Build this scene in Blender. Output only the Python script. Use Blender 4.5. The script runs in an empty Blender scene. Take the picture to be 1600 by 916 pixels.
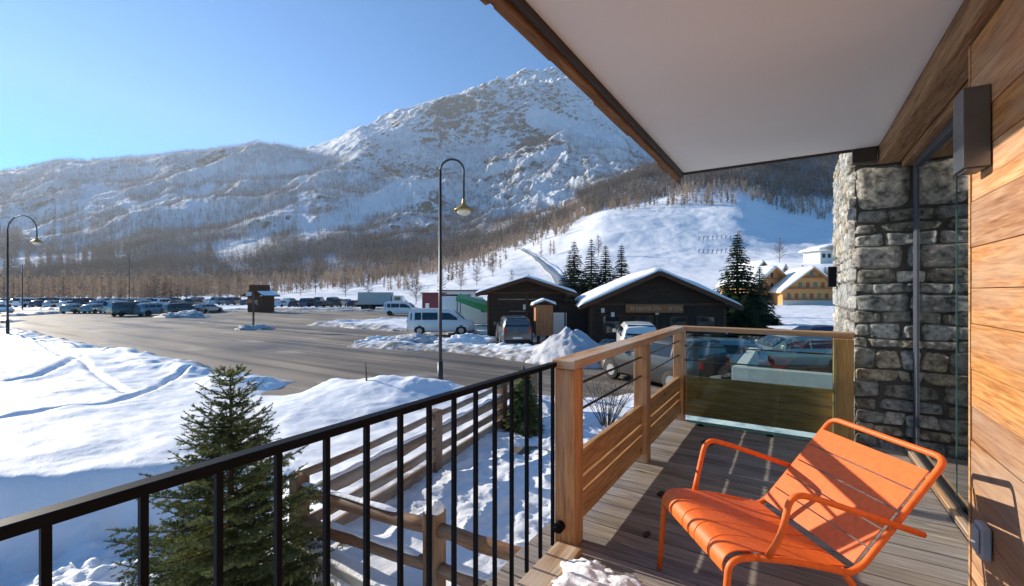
import bpy, bmesh, math, random
import numpy as np
from mathutils import Vector, Matrix, noise as mnoise
R = math.radians
SC = bpy.context.scene
COL = SC.collection

# ------------------------------------------------------------------ camera, sky, sun, exposure
EYE = 1.45; FPX = 690.0; YAW = R(32.5)
FX, FY = -math.sin(YAW), math.cos(YAW)
RX, RY = math.cos(YAW), math.sin(YAW)
cam_d = bpy.data.cameras.new('camera'); cam = bpy.data.objects.new('camera', cam_d); COL.objects.link(cam)
cam.location = (0, 0, EYE); cam.rotation_euler = (R(90), 0, YAW)
cam_d.sensor_width = 36; cam_d.lens = 36 * FPX / 1600; cam_d.clip_start = 0.03; cam_d.clip_end = 20000
cam_d.shift_y = -0.0006
SC.camera = cam
SUN_AZ = 92.0            # degrees from +Y towards -X
SUN_TAN = 0.36
SUN_EL = math.atan(SUN_TAN)
w = bpy.data.worlds.new('World'); SC.world = w; w.use_nodes = True
nt = w.node_tree; bg = nt.nodes['Background']
sky = nt.nodes.new('ShaderNodeTexSky'); sky.sky_type = 'NISHITA'; sky.sun_disc = False
sky.sun_elevation = SUN_EL; sky.sun_rotation = R(-SUN_AZ); sky.altitude = 1850
sky.air_density = 1.0; sky.dust_density = 0.25; sky.ozone_density = 4.0
hs = nt.nodes.new('ShaderNodeHueSaturation'); hs.inputs['Saturation'].default_value = 1.55; hs.inputs['Hue'].default_value = .496
gmn = nt.nodes.new('ShaderNodeGamma'); gmn.inputs[1].default_value = 1.0
nt.links.new(sky.outputs[0], gmn.inputs[0]); nt.links.new(gmn.outputs[0], hs.inputs['Color']); nt.links.new(hs.outputs[0], bg.inputs[0]); bg.inputs[1].default_value = 0.10
sd = bpy.data.lights.new('sun', 'SUN'); sd.energy = 5.0; sd.angle = R(0.5); sd.color = (1.0, 0.90, 0.76)
sun = bpy.data.objects.new('sun', sd); COL.objects.link(sun)
sv = Vector((-math.sin(R(SUN_AZ)), math.cos(R(SUN_AZ)), SUN_TAN)).normalized()
sun.rotation_euler = sv.to_track_quat('Z', 'Y').to_euler()
sun.location = (-20, 0, 20)
SC.view_settings.view_transform = 'Standard'; SC.view_settings.look = 'None'
SC.view_settings.exposure = 0.93; SC.view_settings.gamma = 1; SC.view_settings.use_curve_mapping = False
SC.render.engine = 'CYCLES'
SC.cycles.use_denoising = True
SC.cycles.max_bounces = 7; SC.cycles.diffuse_bounces = 4; SC.cycles.transparent_max_bounces = 10
SC.cycles.volume_bounces = 0
SC.cycles.use_adaptive_sampling = True

# ------------------------------------------------------------------ helpers
def W(px, d, z=0.0):
    l = (px - 800) / FPX * d
    return Vector((FX * d + RX * l, FY * d + RY * l, z))
GZ = -1.75
def G(px, y, z=GZ):
    return W(px, (EYE - z) * FPX / (y - 459.0), z)
def ZP(y, d): return EYE - (y - 459.0) / FPX * d

class MB:
    def __init__(s): s.v = []; s.f = []; s.m = []
    def add(s, vs, fs, mi=0):
        o = len(s.v); s.v += [tuple(p) for p in vs]; s.f += [tuple(i + o for i in f) for f in fs]; s.m += [mi] * len(fs)
        return s
    def box(s, a, b, mi=0, M=None):
        x0, y0, z0 = a; x1, y1, z1 = b
        vs = [(x0,y0,z0),(x1,y0,z0),(x1,y1,z0),(x0,y1,z0),(x0,y0,z1),(x1,y0,z1),(x1,y1,z1),(x0,y1,z1)]
        if M is not None: vs = [M @ Vector(p) for p in vs]
        return s.add(vs, [(0,3,2,1),(4,5,6,7),(0,1,5,4),(1,2,6,5),(2,3,7,6),(3,0,4,7)], mi)
    def bar(s, p0, p1, w, h, mi=0, up=(0,0,1)):
        p0, p1 = Vector(p0), Vector(p1); d = p1 - p0; L = d.length; d.normalize()
        u = Vector(up); r = d.cross(u)
        if r.length < 1e-5: r = d.cross(Vector((1,0,0)))
        r.normalize(); u = r.cross(d)
        M = Matrix((( r.x, d.x, u.x, p0.x),(r.y,d.y,u.y,p0.y),(r.z,d.z,u.z,p0.z),(0,0,0,1)))
        return s.box((-w/2,0,-h/2),(w/2,L,h/2),mi,M)
    def tube(s, pts, r, n=10, mi=0, caps=True):
        pts = [Vector(p) for p in pts]; k = len(pts)
        rs = r if isinstance(r, (list, tuple)) else [r] * k
        o = len(s.v); pu = None
        for i, p in enumerate(pts):
            t = (pts[min(i+1,k-1)] - pts[max(i-1,0)]).normalized()
            if pu is None:
                pu = t.cross(Vector((0,0,1)))
                if pu.length < 1e-3: pu = t.cross(Vector((1,0,0)))
            else: pu = pu - t * pu.dot(t)
            pu.normalize(); pv = t.cross(pu)
            for j in range(n):
                a = 2*math.pi*j/n
                s.v.append(tuple(p + (pu*math.cos(a) + pv*math.sin(a)) * rs[i]))
        for i in range(k-1):
            for j in range(n):
                s.f.append((o+i*n+j, o+i*n+(j+1)%n, o+(i+1)*n+(j+1)%n, o+(i+1)*n+j)); s.m.append(mi)
        if caps:
            s.f.append(tuple(o+j for j in reversed(range(n)))); s.m.append(mi)
            s.f.append(tuple(o+(k-1)*n+j for j in range(n))); s.m.append(mi)
        return s
    def prism(s, poly, y0, y1, mi=0):     # poly in (x,z), extruded along y
        n = len(poly)
        vs = [(x, y0, z) for x, z in poly] + [(x, y1, z) for x, z in poly]
        fs = [tuple(range(n)), tuple(reversed(range(n, 2*n)))] + [(i, i+n, (i+1)%n+n, (i+1)%n) for i in range(n)]
        return s.add(vs, fs, mi)
    def build(s, name, mats, parent=None, smooth=False, bevel=0, world=False, colors=None):
        vs = s.v
        if parent is not None and world:
            Mi = (Matrix.Translation(parent.location) @ Matrix.Rotation(parent.rotation_euler.z, 4, 'Z')).inverted()
            vs = [tuple(Mi @ Vector(p)) for p in vs]
        me = bpy.data.meshes.new(name); me.from_pydata(vs, [], s.f); me.update()
        bm = bmesh.new(); bm.from_mesh(me); bmesh.ops.recalc_face_normals(bm, faces=bm.faces); bm.to_mesh(me); bm.free()
        if not isinstance(mats, (list, tuple)): mats = [mats]
        for m in mats: me.materials.append(m)
        if len(mats) > 1: me.polygons.foreach_set('material_index', s.m)
        if smooth: me.polygons.foreach_set('use_smooth', [True]*len(me.polygons))
        o = bpy.data.objects.new(name, me); COL.objects.link(o)
        if parent is not None: o.parent = parent
        if bevel:
            b = o.modifiers.new('bevel', 'BEVEL'); b.width = bevel; b.segments = 2; b.limit_method = 'ANGLE'
        return o

def npmesh(name, V, F, mats, parent=None, smooth=False, attr=None):
    """V (n,3), F (m,k) arrays"""
    me = bpy.data.meshes.new(name)
    V = np.asarray(V, np.float32); F = np.asarray(F, np.int32); k = F.shape[1]
    me.vertices.add(len(V)); me.vertices.foreach_set('co', V.ravel())
    me.loops.add(F.size); me.loops.foreach_set('vertex_index', F.ravel())
    me.polygons.add(len(F)); me.polygons.foreach_set('loop_start', np.arange(0, F.size, k, dtype=np.int32))
    if smooth: me.polygons.foreach_set('use_smooth', np.ones(len(F), bool))
    me.update(calc_edges=True); me.validate()
    if not isinstance(mats, (list, tuple)): mats = [mats]
    for m in mats: me.materials.append(m)
    if attr is not None:
        a = me.color_attributes.new('tint', 'FLOAT_COLOR', 'POINT')
        c = np.ones((len(V), 4), np.float32); c[:, :attr.shape[1]] = attr; a.data.foreach_set('color', c.ravel())
    o = bpy.data.objects.new(name, me); COL.objects.link(o)
    if parent is not None: o.parent = parent
    return o

def tag(o, label=None, cat=None, group=None, kind=None):
    if label: o['label'] = label
    if cat: o['category'] = cat
    if group: o['group'] = group
    if kind: o['kind'] = kind
    return o
def thing(name, label, cat, loc=(0,0,0), rz=0.0, group=None):
    o = bpy.data.objects.new(name, None); COL.objects.link(o); o.empty_display_size = .2
    o.location = loc; o.rotation_euler = (0, 0, rz)
    return tag(o, label, cat, group)
def copy_tree(o, parent=None):
    c = o.copy(); COL.objects.link(c)
    if parent is not None: c.parent = parent
    for ch in [x for x in o.children]: copy_tree(ch, c)
    return c

# numpy value noise
def vnoise(x, y, seed=0):
    xi = np.floor(x).astype(np.int64); yi = np.floor(y).astype(np.int64); xf = x - xi; yf = y - yi
    def h(a, b):
        n = (a * 374761393 + b * 668265263 + seed * 144665) & 0x7fffffff
        n = ((n ^ (n >> 13)) * 1274126177) & 0x7fffffff
        return ((n ^ (n >> 16)) & 0xffff) / 65535.0
    u = xf*xf*xf*(xf*(xf*6-15)+10); v = yf*yf*yf*(yf*(yf*6-15)+10)
    return (h(xi,yi)*(1-u)+h(xi+1,yi)*u)*(1-v) + (h(xi,yi+1)*(1-u)+h(xi+1,yi+1)*u)*v
def fbm(x, y, oct=5, seed=0, gain=.5, ridged=False):
    x = np.asarray(x, float); y = np.asarray(y, float)
    t = np.zeros(np.broadcast(x, y).shape); a = 1.0; s = 0
    for i in range(oct):
        n = vnoise(x, y, seed + i*17)
        if ridged: n = 1 - abs(2*n - 1)
        t += a*n; s += a; a *= gain
        x, y = (x*1.6 + y*1.2) + 13.7, (-x*1.2 + y*1.6) + 7.3
    return t / s
def sstep(a, b, x):
    t = np.clip((x - a) / (b - a), 0, 1); return t*t*(3 - 2*t)

# ------------------------------------------------------------------ materials
def newmat(name):
    m = bpy.data.materials.new(name); m.use_nodes = True
    return m, m.node_tree, m.node_tree.nodes['Principled BSDF']
def N(nt, t, **kw):
    n = nt.nodes.new(t)
    for k, v in kw.items():
        if k.startswith('i_'): n.inputs[k[2:]].default_value = v
        else: setattr(n, k, v)
    return n
def c4(c): return (c[0], c[1], c[2], 1)
def plain(name, col, rough=.5, metal=0, var=.12, scale=8, bump=0, bscale=None, coat=0, spec=None):
    m, nt, p = newmat(name); L = nt.links.new
    tc = N(nt, 'ShaderNodeTexCoord'); no = N(nt, 'ShaderNodeTexNoise'); no.inputs['Scale'].default_value = scale; no.inputs['Detail'].default_value = 5
    L(tc.outputs['Object'], no.inputs['Vector'])
    rp = N(nt, 'ShaderNodeValToRGB'); e = rp.color_ramp.elements
    e[0].position = .3; e[1].position = .7
    e[0].color = c4([x*(1-var) for x in col]); e[1].color = c4([min(1, x*(1+var)) for x in col])
    L(no.outputs['Fac'], rp.inputs[0]); L(rp.outputs[0], p.inputs['Base Color'])
    p.inputs['Roughness'].default_value = rough; p.inputs['Metallic'].default_value = metal
    p.inputs['Coat Weight'].default_value = coat
    if spec is not None: p.inputs['Specular IOR Level'].default_value = spec
    if bump:
        b = N(nt, 'ShaderNodeBump'); b.inputs['Strength'].default_value = bump; b.inputs['Distance'].default_value = .02
        n2 = N(nt, 'ShaderNodeTexNoise'); n2.inputs['Scale'].default_value = bscale or scale*4; n2.inputs['Detail'].default_value = 6
        L(tc.outputs['Object'], n2.inputs['Vector']); L(n2.outputs['Fac'], b.inputs['Height']); L(b.outputs[0], p.inputs['Normal'])
    return m
def wood(name, c0, c1, c2, axis='Y', rough=.6, fine=60, tint=False, grey=None, spec=.3, knots=True):
    m, nt, p = newmat(name); L = nt.links.new
    tc = N(nt, 'ShaderNodeTexCoord'); mp = N(nt, 'ShaderNodeMapping')
    s = {'X': (1.5, 24, 24), 'Y': (24, 1.5, 24), 'Z': (24, 24, 1.5)}[axis]
    mp.inputs['Scale'].default_value = s
    L(tc.outputs['Object'], mp.inputs['Vector'])
    src = mp.outputs[0]
    if tint:
        at = N(nt, 'ShaderNodeAttribute', attribute_name='tint')
        ad = N(nt, 'ShaderNodeVectorMath', operation='MULTIPLY_ADD'); ad.inputs[1].default_value = (40, 40, 40)
        L(at.outputs['Color'], ad.inputs[0]); L(mp.outputs[0], ad.inputs[2]); src = ad.outputs[0]
    n1 = N(nt, 'ShaderNodeTexNoise'); n1.inputs['Scale'].default_value = 1.0; n1.inputs['Detail'].default_value = 7; n1.inputs['Distortion'].default_value = 1.1
    n1.inputs['Roughness'].default_value = .6
    L(src, n1.inputs['Vector'])
    n2 = N(nt, 'ShaderNodeTexNoise'); n2.inputs['Scale'].default_value = fine/14; n2.inputs['Detail'].default_value = 4
    L(src, n2.inputs['Vector'])
    mx = N(nt, 'ShaderNodeMath', operation='MULTIPLY_ADD'); mx.inputs[1].default_value = .4
    L(n2.outputs['Fac'], mx.inputs[0]); 
    m3 = N(nt, 'ShaderNodeMath', operation='MULTIPLY'); m3.inputs[1].default_value = .6; L(n1.outputs['Fac'], m3.inputs[0]); L(m3.outputs[0], mx.inputs[2])
    rp = N(nt, 'ShaderNodeValToRGB'); e = rp.color_ramp.elements; e[0].position = .36; e[1].position = .62
    e[0].color = c4(c0); e[1].color = c4(c2); x = e.new(.49); x.color = c4(c1)
    L(mx.outputs[0], rp.inputs[0]); out = rp.outputs[0]
    if knots:
        kn = N(nt, 'ShaderNodeTexVoronoi'); kn.inputs['Scale'].default_value = 2.6
        km = N(nt, 'ShaderNodeMapping'); km.inputs['Scale'].default_value = {'X': (.5,1.6,1.6), 'Y': (1.6,.5,1.6), 'Z': (1.6,1.6,.5)}[axis]
        L(tc.outputs['Object'], km.inputs['Vector']); L(km.outputs[0], kn.inputs['Vector'])
        kr = N(nt, 'ShaderNodeMapRange'); kr.inputs['From Min'].default_value = .03; kr.inputs['From Max'].default_value = .09
        kr.inputs['To Min'].default_value = .35; kr.inputs['To Max'].default_value = 1
        L(kn.outputs['Distance'], kr.inputs['Value'])
        mm = N(nt, 'ShaderNodeMix', data_type='RGBA', blend_type='MULTIPLY'); mm.inputs[0].default_value = 1
        L(out, mm.inputs[6]); L(kr.outputs[0], mm.inputs[7]); out = mm.outputs[2]
    if tint:
        mm = N(nt, 'ShaderNodeMix', data_type='RGBA', blend_type='MULTIPLY'); mm.inputs[0].default_value = 1
        L(out, mm.inputs[6]); L(at.outputs['Color'], mm.inputs[7]); out = mm.outputs[2]
    if grey:   # weathered silver patches on the timber
        g = N(nt, 'ShaderNodeTexNoise'); g.inputs['Scale'].default_value = 1.6; g.inputs['Detail'].default_value = 6
        gm = N(nt, 'ShaderNodeMapping'); gm.inputs['Scale'].default_value = {'X': (.6,3,3), 'Y': (3,.6,3), 'Z': (3,3,.6)}[axis]
        L(tc.outputs['Object'], gm.inputs['Vector']); L(gm.outputs[0], g.inputs['Vector'])
        gr = N(nt, 'ShaderNodeMapRange'); gr.inputs['From Min'].default_value = .42; gr.inputs['From Max'].default_value = .62; gr.inputs['To Max'].default_value = grey[3]
        L(g.outputs['Fac'], gr.inputs['Value'])
        mm = N(nt, 'ShaderNodeMix', data_type='RGBA'); L(gr.outputs[0], mm.inputs[0]); L(out, mm.inputs[6]); mm.inputs[7].default_value = c4(grey)
        out = mm.outputs[2]
    L(out, p.inputs['Base Color']); p.inputs['Roughness'].default_value = rough; p.inputs['Specular IOR Level'].default_value = spec
    b = N(nt, 'ShaderNodeBump'); b.inputs['Strength'].default_value = .35; b.inputs['Distance'].default_value = .004
    L(mx.outputs[0], b.inputs['Height']); L(b.outputs[0], p.inputs['Normal'])
    return m
def glassmat(name, tint, refl=1.0, rough=0.0):
    m, nt, p = newmat(name); L = nt.links.new; nt.nodes.remove(p)
    out = nt.nodes['Material Output']
    tr = N(nt, 'ShaderNodeBsdfTransparent'); tr.inputs[0].default_value = c4(tint)
    gl = N(nt, 'ShaderNodeBsdfGlossy'); gl.inputs['Roughness'].default_value = rough; gl.inputs[0].default_value = (1,1,1,1)
    fr = N(nt, 'ShaderNodeFresnel'); fr.inputs[0].default_value = 1.5
    mu = N(nt, 'ShaderNodeMath', operation='MULTIPLY'); mu.inputs[1].default_value = refl; mu.use_clamp = True; L(fr.outputs[0], mu.inputs[0])
    mx = N(nt, 'ShaderNodeMixShader'); L(mu.outputs[0], mx.inputs[0]); L(tr.outputs[0], mx.inputs[1]); L(gl.outputs[0], mx.inputs[2])
    L(mx.outputs[0], out.inputs[0]); return m

M = {}
M['rail_wood'] = wood('larch_rail', (.25,.13,.06), (.43,.24,.115), (.56,.35,.18), 'Y', grey=(.48,.41,.34,.9))
M['rail_wood_x'] = wood('larch_rail_cross', (.22,.11,.05), (.38,.2,.09), (.52,.31,.15), 'X', grey=(.4,.33,.26,.5))
M['post_wood'] = wood('larch_post', (.22,.105,.045), (.42,.21,.09), (.55,.31,.14), 'Z', grey=(.36,.31,.25,.6))
M['panel_wood'] = wood('larch_panel', (.24,.12,.05), (.42,.23,.10), (.55,.33,.16), 'Y')
M['panel_wood_x'] = wood('larch_panel_cross', (.27,.15,.05), (.44,.27,.10), (.58,.38,.16), 'X')
M['post_honey'] = wood('honey_post', (.24,.11,.035), (.42,.22,.07), (.54,.31,.11), 'Z', grey=(.3,.27,.12,.3))
M['deck'] = wood('deck_board', (.115,.10,.092), (.22,.195,.175), (.36,.325,.29), 'X', rough=.7, tint=True, grey=(.30,.27,.24,.5))
M['plank'] = wood('edge_plank', (.25,.13,.06), (.42,.27,.15), (.6,.5,.38), 'Y', grey=(.55,.5,.43,.8))
M['clad'] = wood('wall_cladding', (.24,.095,.036), (.43,.20,.08), (.56,.33,.16), 'Y', tint=True, rough=.65, grey=(.38,.29,.22,.5))
M['beam'] = wood('old_beam', (.13,.07,.035), (.26,.15,.075), (.40,.25,.13), 'Y', rough=.75)
M['fascia'] = wood('fascia_wood', (.07,.035,.015), (.17,.08,.03), (.28,.15,.06), 'Y', rough=.75)
M['dark_trim'] = plain('dark_trim', (.03,.022,.018), .6)
M['plaster'] = plain('soffit_plaster', (.76,.765,.77), .9, var=.03, scale=1.2, bump=.05, bscale=90)
M['black_metal'] = plain('black_metal', (.005,.007,.011), .5, var=.2, scale=20, spec=.07)
M['cable'] = plain('steel_rod', (.02,.02,.022), .4, 0)
M['orange'] = plain('orange_powder_paint', (.76,.14,.015), .5, var=.12, scale=40, coat=0, bump=.05, bscale=400)
M['orange_dk'] = M['orange']
M['lamp_box'] = plain('grey_lamp_box', (.16,.165,.17), .32, .85, var=.1, scale=12)
M['socket'] = plain('socket_plastic', (.38,.48,.58), .35)
M['dark_glass'] = glassmat('door_glass', (.30,.34,.37), 2.0)
M['pane'] = glassmat('pane_glass', (.80,.90,.86), 1.0)
M['pane_edge'] = plain('glass_edge', (.10,.42,.36), .2)
M['door_edge'] = plain('door_glass_edge', (.05,.13,.13), .3)
M['frame_grey'] = plain('door_frame_metal', (.075,.085,.11), .45, .3)
M['stonejoint'] = plain('wall_mortar', (.085,.08,.072), .95, bump=.6, bscale=60)
M['dark_wood'] = wood('dark_chalet_wood', (.022,.013,.009), (.048,.027,.018), (.085,.050,.031), 'X', rough=.8, knots=False)
M['dark_wood_red'] = wood('reddish_chalet_wood', (.05,.02,.012), (.10,.038,.02), (.15,.07,.035), 'X', rough=.8, knots=False)
M['orange_wood'] = wood('orange_board', (.25,.08,.03), (.42,.15,.055), (.55,.24,.09), 'Z', knots=False)
M['sign_wood'] = wood('sign_board_wood', (.22,.07,.025), (.34,.12,.045), (.42,.17,.07), 'X', knots=False)
M['log'] = wood('fence_log', (.11,.065,.04), (.22,.14,.085), (.36,.25,.17), 'Y', grey=(.36,.31,.26,.8), knots=False)
M['log_x'] = wood('fence_log_cross', (.11,.05,.025), (.20,.095,.045), (.30,.16,.08), 'X', grey=(.3,.24,.19,.5), knots=False)
M['log_post'] = wood('fence_post_wood', (.08,.04,.02), (.17,.085,.04), (.27,.15,.075), 'Z', grey=(.25,.2,.16,.5), knots=False)
M['concrete'] = plain('concrete', (.46,.44,.40), .85, var=.12, scale=2.5, bump=.3, bscale=40)
M['pole'] = plain('lamp_post_paint', (.028,.024,.024), .45)
M['brass'] = plain('yellow_lamp_shade', (.42,.24,.05), .42, .35)
M['lamp_glass'] = plain('lamp_lens', (.8,.72,.55), .25)
M['tyre'] = plain('tyre_rubber', (.015,.015,.015), .8)
M['rim'] = plain('wheel_rim', (.3,.3,.31), .35, .8)
M['car_glass'] = plain('car_glass', (.012,.018,.022), .06, var=.1, spec=.8)
M['head'] = plain('headlight_lens', (.7,.72,.75), .1)
M['tail'] = plain('tail_light_lens', (.35,.015,.01), .2)
M['trunk'] = plain('bark', (.085,.06,.045), .9, var=.3, scale=14, bump=.8)
M['bare'] = plain('bare_twigs', (.13,.095,.075), .9, var=.25, scale=.15)
M['white_wall'] = plain('white_render', (.62,.60,.56), .9)
M['yellow_wood'] = wood('yellow_chalet_wood', (.42,.19,.06), (.58,.30,.10), (.68,.40,.16), 'X', knots=False)
M['winred'] = plain('reddish_shutter', (.30,.08,.04), .7)
M['green_tarp'] = plain('green_canopy', (.02,.22,.09), .6)
M['maroon'] = plain('maroon_panel', (.14,.02,.03), .6)
M['stick'] = plain('stick_wood', (.12,.08,.06), .8)
M['stone_dirt'] = plain('wet_debris', (.05,.04,.032), .8, var=.4, scale=30, bump=.8)
M['letter'] = plain('carved_letters', (.55,.36,.2), .7)
M['white_paint'] = plain('white_sign_paint', (.7,.68,.62), .6)
M['trailer'] = plain('grey_box_body', (.40,.42,.42), .6)

def snowmat(name, col=(.82,.84,.87), dirt=None, fine=.5):
    m, nt, p = newmat(name); L = nt.links.new
    ge = N(nt, 'ShaderNodeNewGeometry')
    n = N(nt, 'ShaderNodeTexNoise'); n.inputs['Scale'].default_value = 1.4; n.inputs['Detail'].default_value = 8; n.inputs['Roughness'].default_value = .62
    L(ge.outputs['Position'], n.inputs['Vector'])
    n2 = N(nt, 'ShaderNodeTexNoise'); n2.inputs['Scale'].default_value = 24; n2.inputs['Detail'].default_value = 4
    L(ge.outputs['Position'], n2.inputs['Vector'])
    ad = N(nt, 'ShaderNodeMath', operation='MULTIPLY_ADD'); ad.inputs[1].default_value = .12; L(n2.outputs['Fac'], ad.inputs[0]); L(n.outputs['Fac'], ad.inputs[2])
    b = N(nt, 'ShaderNodeBump'); b.inputs['Strength'].default_value = fine; b.inputs['Distance'].default_value = .12
    L(ad.outputs[0], b.inputs['Height']); L(b.outputs[0], p.inputs['Normal'])
    p.inputs['Base Color'].default_value = c4(col); p.inputs['Roughness'].default_value = .6
    p.inputs['Specular IOR Level'].default_value = .25
    if dirt:
        at = N(nt, 'ShaderNodeAttribute', attribute_name='tint')
        d = N(nt, 'ShaderNodeTexNoise'); d.inputs['Scale'].default_value = 3.; d.inputs['Detail'].default_value = 7; L(ge.outputs['Position'], d.inputs['Vector'])
        mu = N(nt, 'ShaderNodeMath', operation='MULTIPLY'); L(d.outputs['Fac'], mu.inputs[0]); L(at.outputs['Fac'], mu.inputs[1])
        mr = N(nt, 'ShaderNodeMapRange'); mr.inputs['From Min'].default_value = .25; mr.inputs['From Max'].default_value = .6; L(mu.outputs[0], mr.inputs['Value'])
        mx = N(nt, 'ShaderNodeMix', data_type='RGBA'); L(mr.outputs[0], mx.inputs[0]); mx.inputs[6].default_value = c4(col); mx.inputs[7].default_value = c4(dirt)
        L(mx.outputs[2], p.inputs['Base Color'])
    return m
M['snow'] = snowmat('snow')
M['snow_ground'] = snowmat('snow_ground', (.82,.84,.87), dirt=(.22,.19,.16), fine=.35)
M['snow_dirty'] = snowmat('dirty_snow', (.50,.50,.52), fine=.9)

def asphalt():
    m, nt, p = newmat('wet_dirty_asphalt'); L = nt.links.new
    ge = N(nt, 'ShaderNodeNewGeometry')
    def nz(scale, mpsc, det=6):
        mp = N(nt, 'ShaderNodeMapping'); mp.inputs['Scale'].default_value = mpsc; mp.inputs['Rotation'].default_value = (0,0,R(-4))
        n = N(nt, 'ShaderNodeTexNoise'); n.inputs['Scale'].default_value = scale; n.inputs['Detail'].default_value = det
        L(ge.outputs['Position'], mp.inputs[0]); L(mp.outputs[0], n.inputs['Vector']); return n.outputs['Fac']
    a = nz(1, (.035, .75, 1)); b = nz(1, (.15,.3,1)); c = nz(1,(.01,.09,1),3)
    s = N(nt, 'ShaderNodeMath', operation='ADD'); L(a, s.inputs[0]); L(b, s.inputs[1])
    s2 = N(nt, 'ShaderNodeMath', operation='MULTIPLY_ADD'); s2.inputs[1].default_value = .8; L(c, s2.inputs[0]); L(s.outputs[0], s2.inputs[2])
    rp = N(nt, 'ShaderNodeValToRGB'); e = rp.color_ramp.elements
    sc = N(nt, 'ShaderNodeMath', operation='DIVIDE'); sc.inputs[1].default_value = 2.8; L(s2.outputs[0], sc.inputs[0])
    e[0].position = .40; e[0].color = (.075,.062,.048,1); e[1].position = .60; e[1].color = (.27,.225,.175,1)
    x = e.new(.5); x.color = (.16,.13,.10,1)
    # narrow tyre tracks of slush and wet stripes, long along the road
    tk = nz(1, (.02, 2.6, 1), 2); tr = N(nt, 'ShaderNodeMapRange'); tr.inputs['From Min'].default_value = .58; tr.inputs['From Max'].default_value = .66; L(tk, tr.inputs['Value'])
    wt = nz(1, (.03, 1.3, 1), 3); wr = N(nt, 'ShaderNodeMapRange'); wr.inputs['From Min'].default_value = .60; wr.inputs['From Max'].default_value = .68; wr.inputs['To Max'].default_value = .75; L(wt, wr.inputs['Value'])
    pt = nz(1, (.25,.6,1), 8); pr = N(nt, 'ShaderNodeMapRange'); pr.inputs['From Min'].default_value = .60; pr.inputs['From Max'].default_value = .72; pr.inputs['To Max'].default_value = .55; L(pt, pr.inputs['Value'])
    x1 = N(nt, 'ShaderNodeMix', data_type='RGBA'); L(rp.outputs[0], x1.inputs[6]); x1.inputs[7].default_value = (.36,.31,.25,1); tm_ = N(nt, 'ShaderNodeMath', operation='MULTIPLY'); tm_.inputs[1].default_value = .5; L(tr.outputs[0], tm_.inputs[0]); L(tm_.outputs[0], x1.inputs[0])
    x2 = N(nt, 'ShaderNodeMix', data_type='RGBA'); L(x1.outputs[2], x2.inputs[6]); x2.inputs[7].default_value = (.06,.05,.042,1); L(wr.outputs[0], x2.inputs[0])
    x3 = N(nt, 'ShaderNodeMix', data_type='RGBA'); L(x2.outputs[2], x3.inputs[6]); x3.inputs[7].default_value = (.42,.38,.33,1); L(pr.outputs[0], x3.inputs[0])
    L(sc.outputs[0], rp.inputs[0]); L(x3.outputs[2], p.inputs['Base Color'])
    mr = N(nt, 'ShaderNodeMapRange'); mr.inputs['From Min'].default_value = .40; mr.inputs['From Max'].default_value = .6; mr.inputs['To Min'].default_value = .45; mr.inputs['To Max'].default_value = .85
    L(sc.outputs[0], mr.inputs['Value']); L(mr.outputs[0], p.inputs['Roughness'])
    bp = N(nt, 'ShaderNodeBump'); bp.inputs['Strength'].default_value = .25; bp.inputs['Distance'].default_value = .05
    fn = nz(8, (1,1,1)); L(fn, bp.inputs['Height']); L(bp.outputs[0], p.inputs['Normal'])
    p.inputs['Specular IOR Level'].default_value = .3
    return m
M['asphalt'] = asphalt()

def mountainmat():
    m, nt, p = newmat('mountain_rock_and_snow'); L = nt.links.new
    ge = N(nt, 'ShaderNodeNewGeometry'); at = N(nt, 'ShaderNodeAttribute', attribute_name='tint')
    sp = N(nt, 'ShaderNodeSeparateColor'); L(at.outputs['Color'], sp.inputs[0])
    def nz(scale, det=8, rough=.62, st=None):
        n = N(nt, 'ShaderNodeTexNoise'); n.inputs['Scale'].default_value = scale; n.inputs['Detail'].default_value = det; n.inputs['Roughness'].default_value = rough
        if st:
            mp = N(nt, 'ShaderNodeMapping'); mp.inputs['Scale'].default_value = st; L(ge.outputs['Position'], mp.inputs[0]); L(mp.outputs[0], n.inputs['Vector'])
        else: L(ge.outputs['Position'], n.inputs['Vector'])
        return n.outputs['Fac']
    a = nz(.030, 10, .74, (1,1,1.4)); 
    s = N(nt, 'ShaderNodeMath', operation='ADD'); L(a, s.inputs[0]); L(sp.outputs[0], s.inputs[1])
    mr = N(nt, 'ShaderNodeMapRange'); mr.inputs['From Min'].default_value = .93; mr.inputs['From Max'].default_value = 1.03; L(s.outputs[0], mr.inputs['Value'])
    rk = N(nt, 'ShaderNodeValToRGB'); e = rk.color_ramp.elements; e[0].position = .38; e[1].position = .62
    e[0].color = (.045,.04,.04,1); e[1].color = (.22,.17,.125,1); L(nz(.05, 8), rk.inputs[0])
    mx = N(nt, 'ShaderNodeMix', data_type='RGBA'); L(mr.outputs[0], mx.inputs[0]); mx.inputs[6].default_value = (.80,.82,.86,1); L(rk.outputs[0], mx.inputs[7])
    L(mx.outputs[2], p.inputs['Base Color']); p.inputs['Roughness'].default_value = .9; p.inputs['Specular IOR Level'].default_value = .1
    b = N(nt, 'ShaderNodeBump'); b.inputs['Strength'].default_value = .8; b.inputs['Distance'].default_value = 14
    L(nz(.03, 10, .7), b.inputs['Height']); 
    b2 = N(nt, 'ShaderNodeMath', operation='MULTIPLY'); b2.inputs[1].default_value = .9; L(sp.outputs[1], b2.inputs[0]); L(b2.outputs[0], b.inputs['Strength'])
    L(b.outputs[0], p.inputs['Normal'])
    return m
M['mountain'] = mountainmat()

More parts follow.
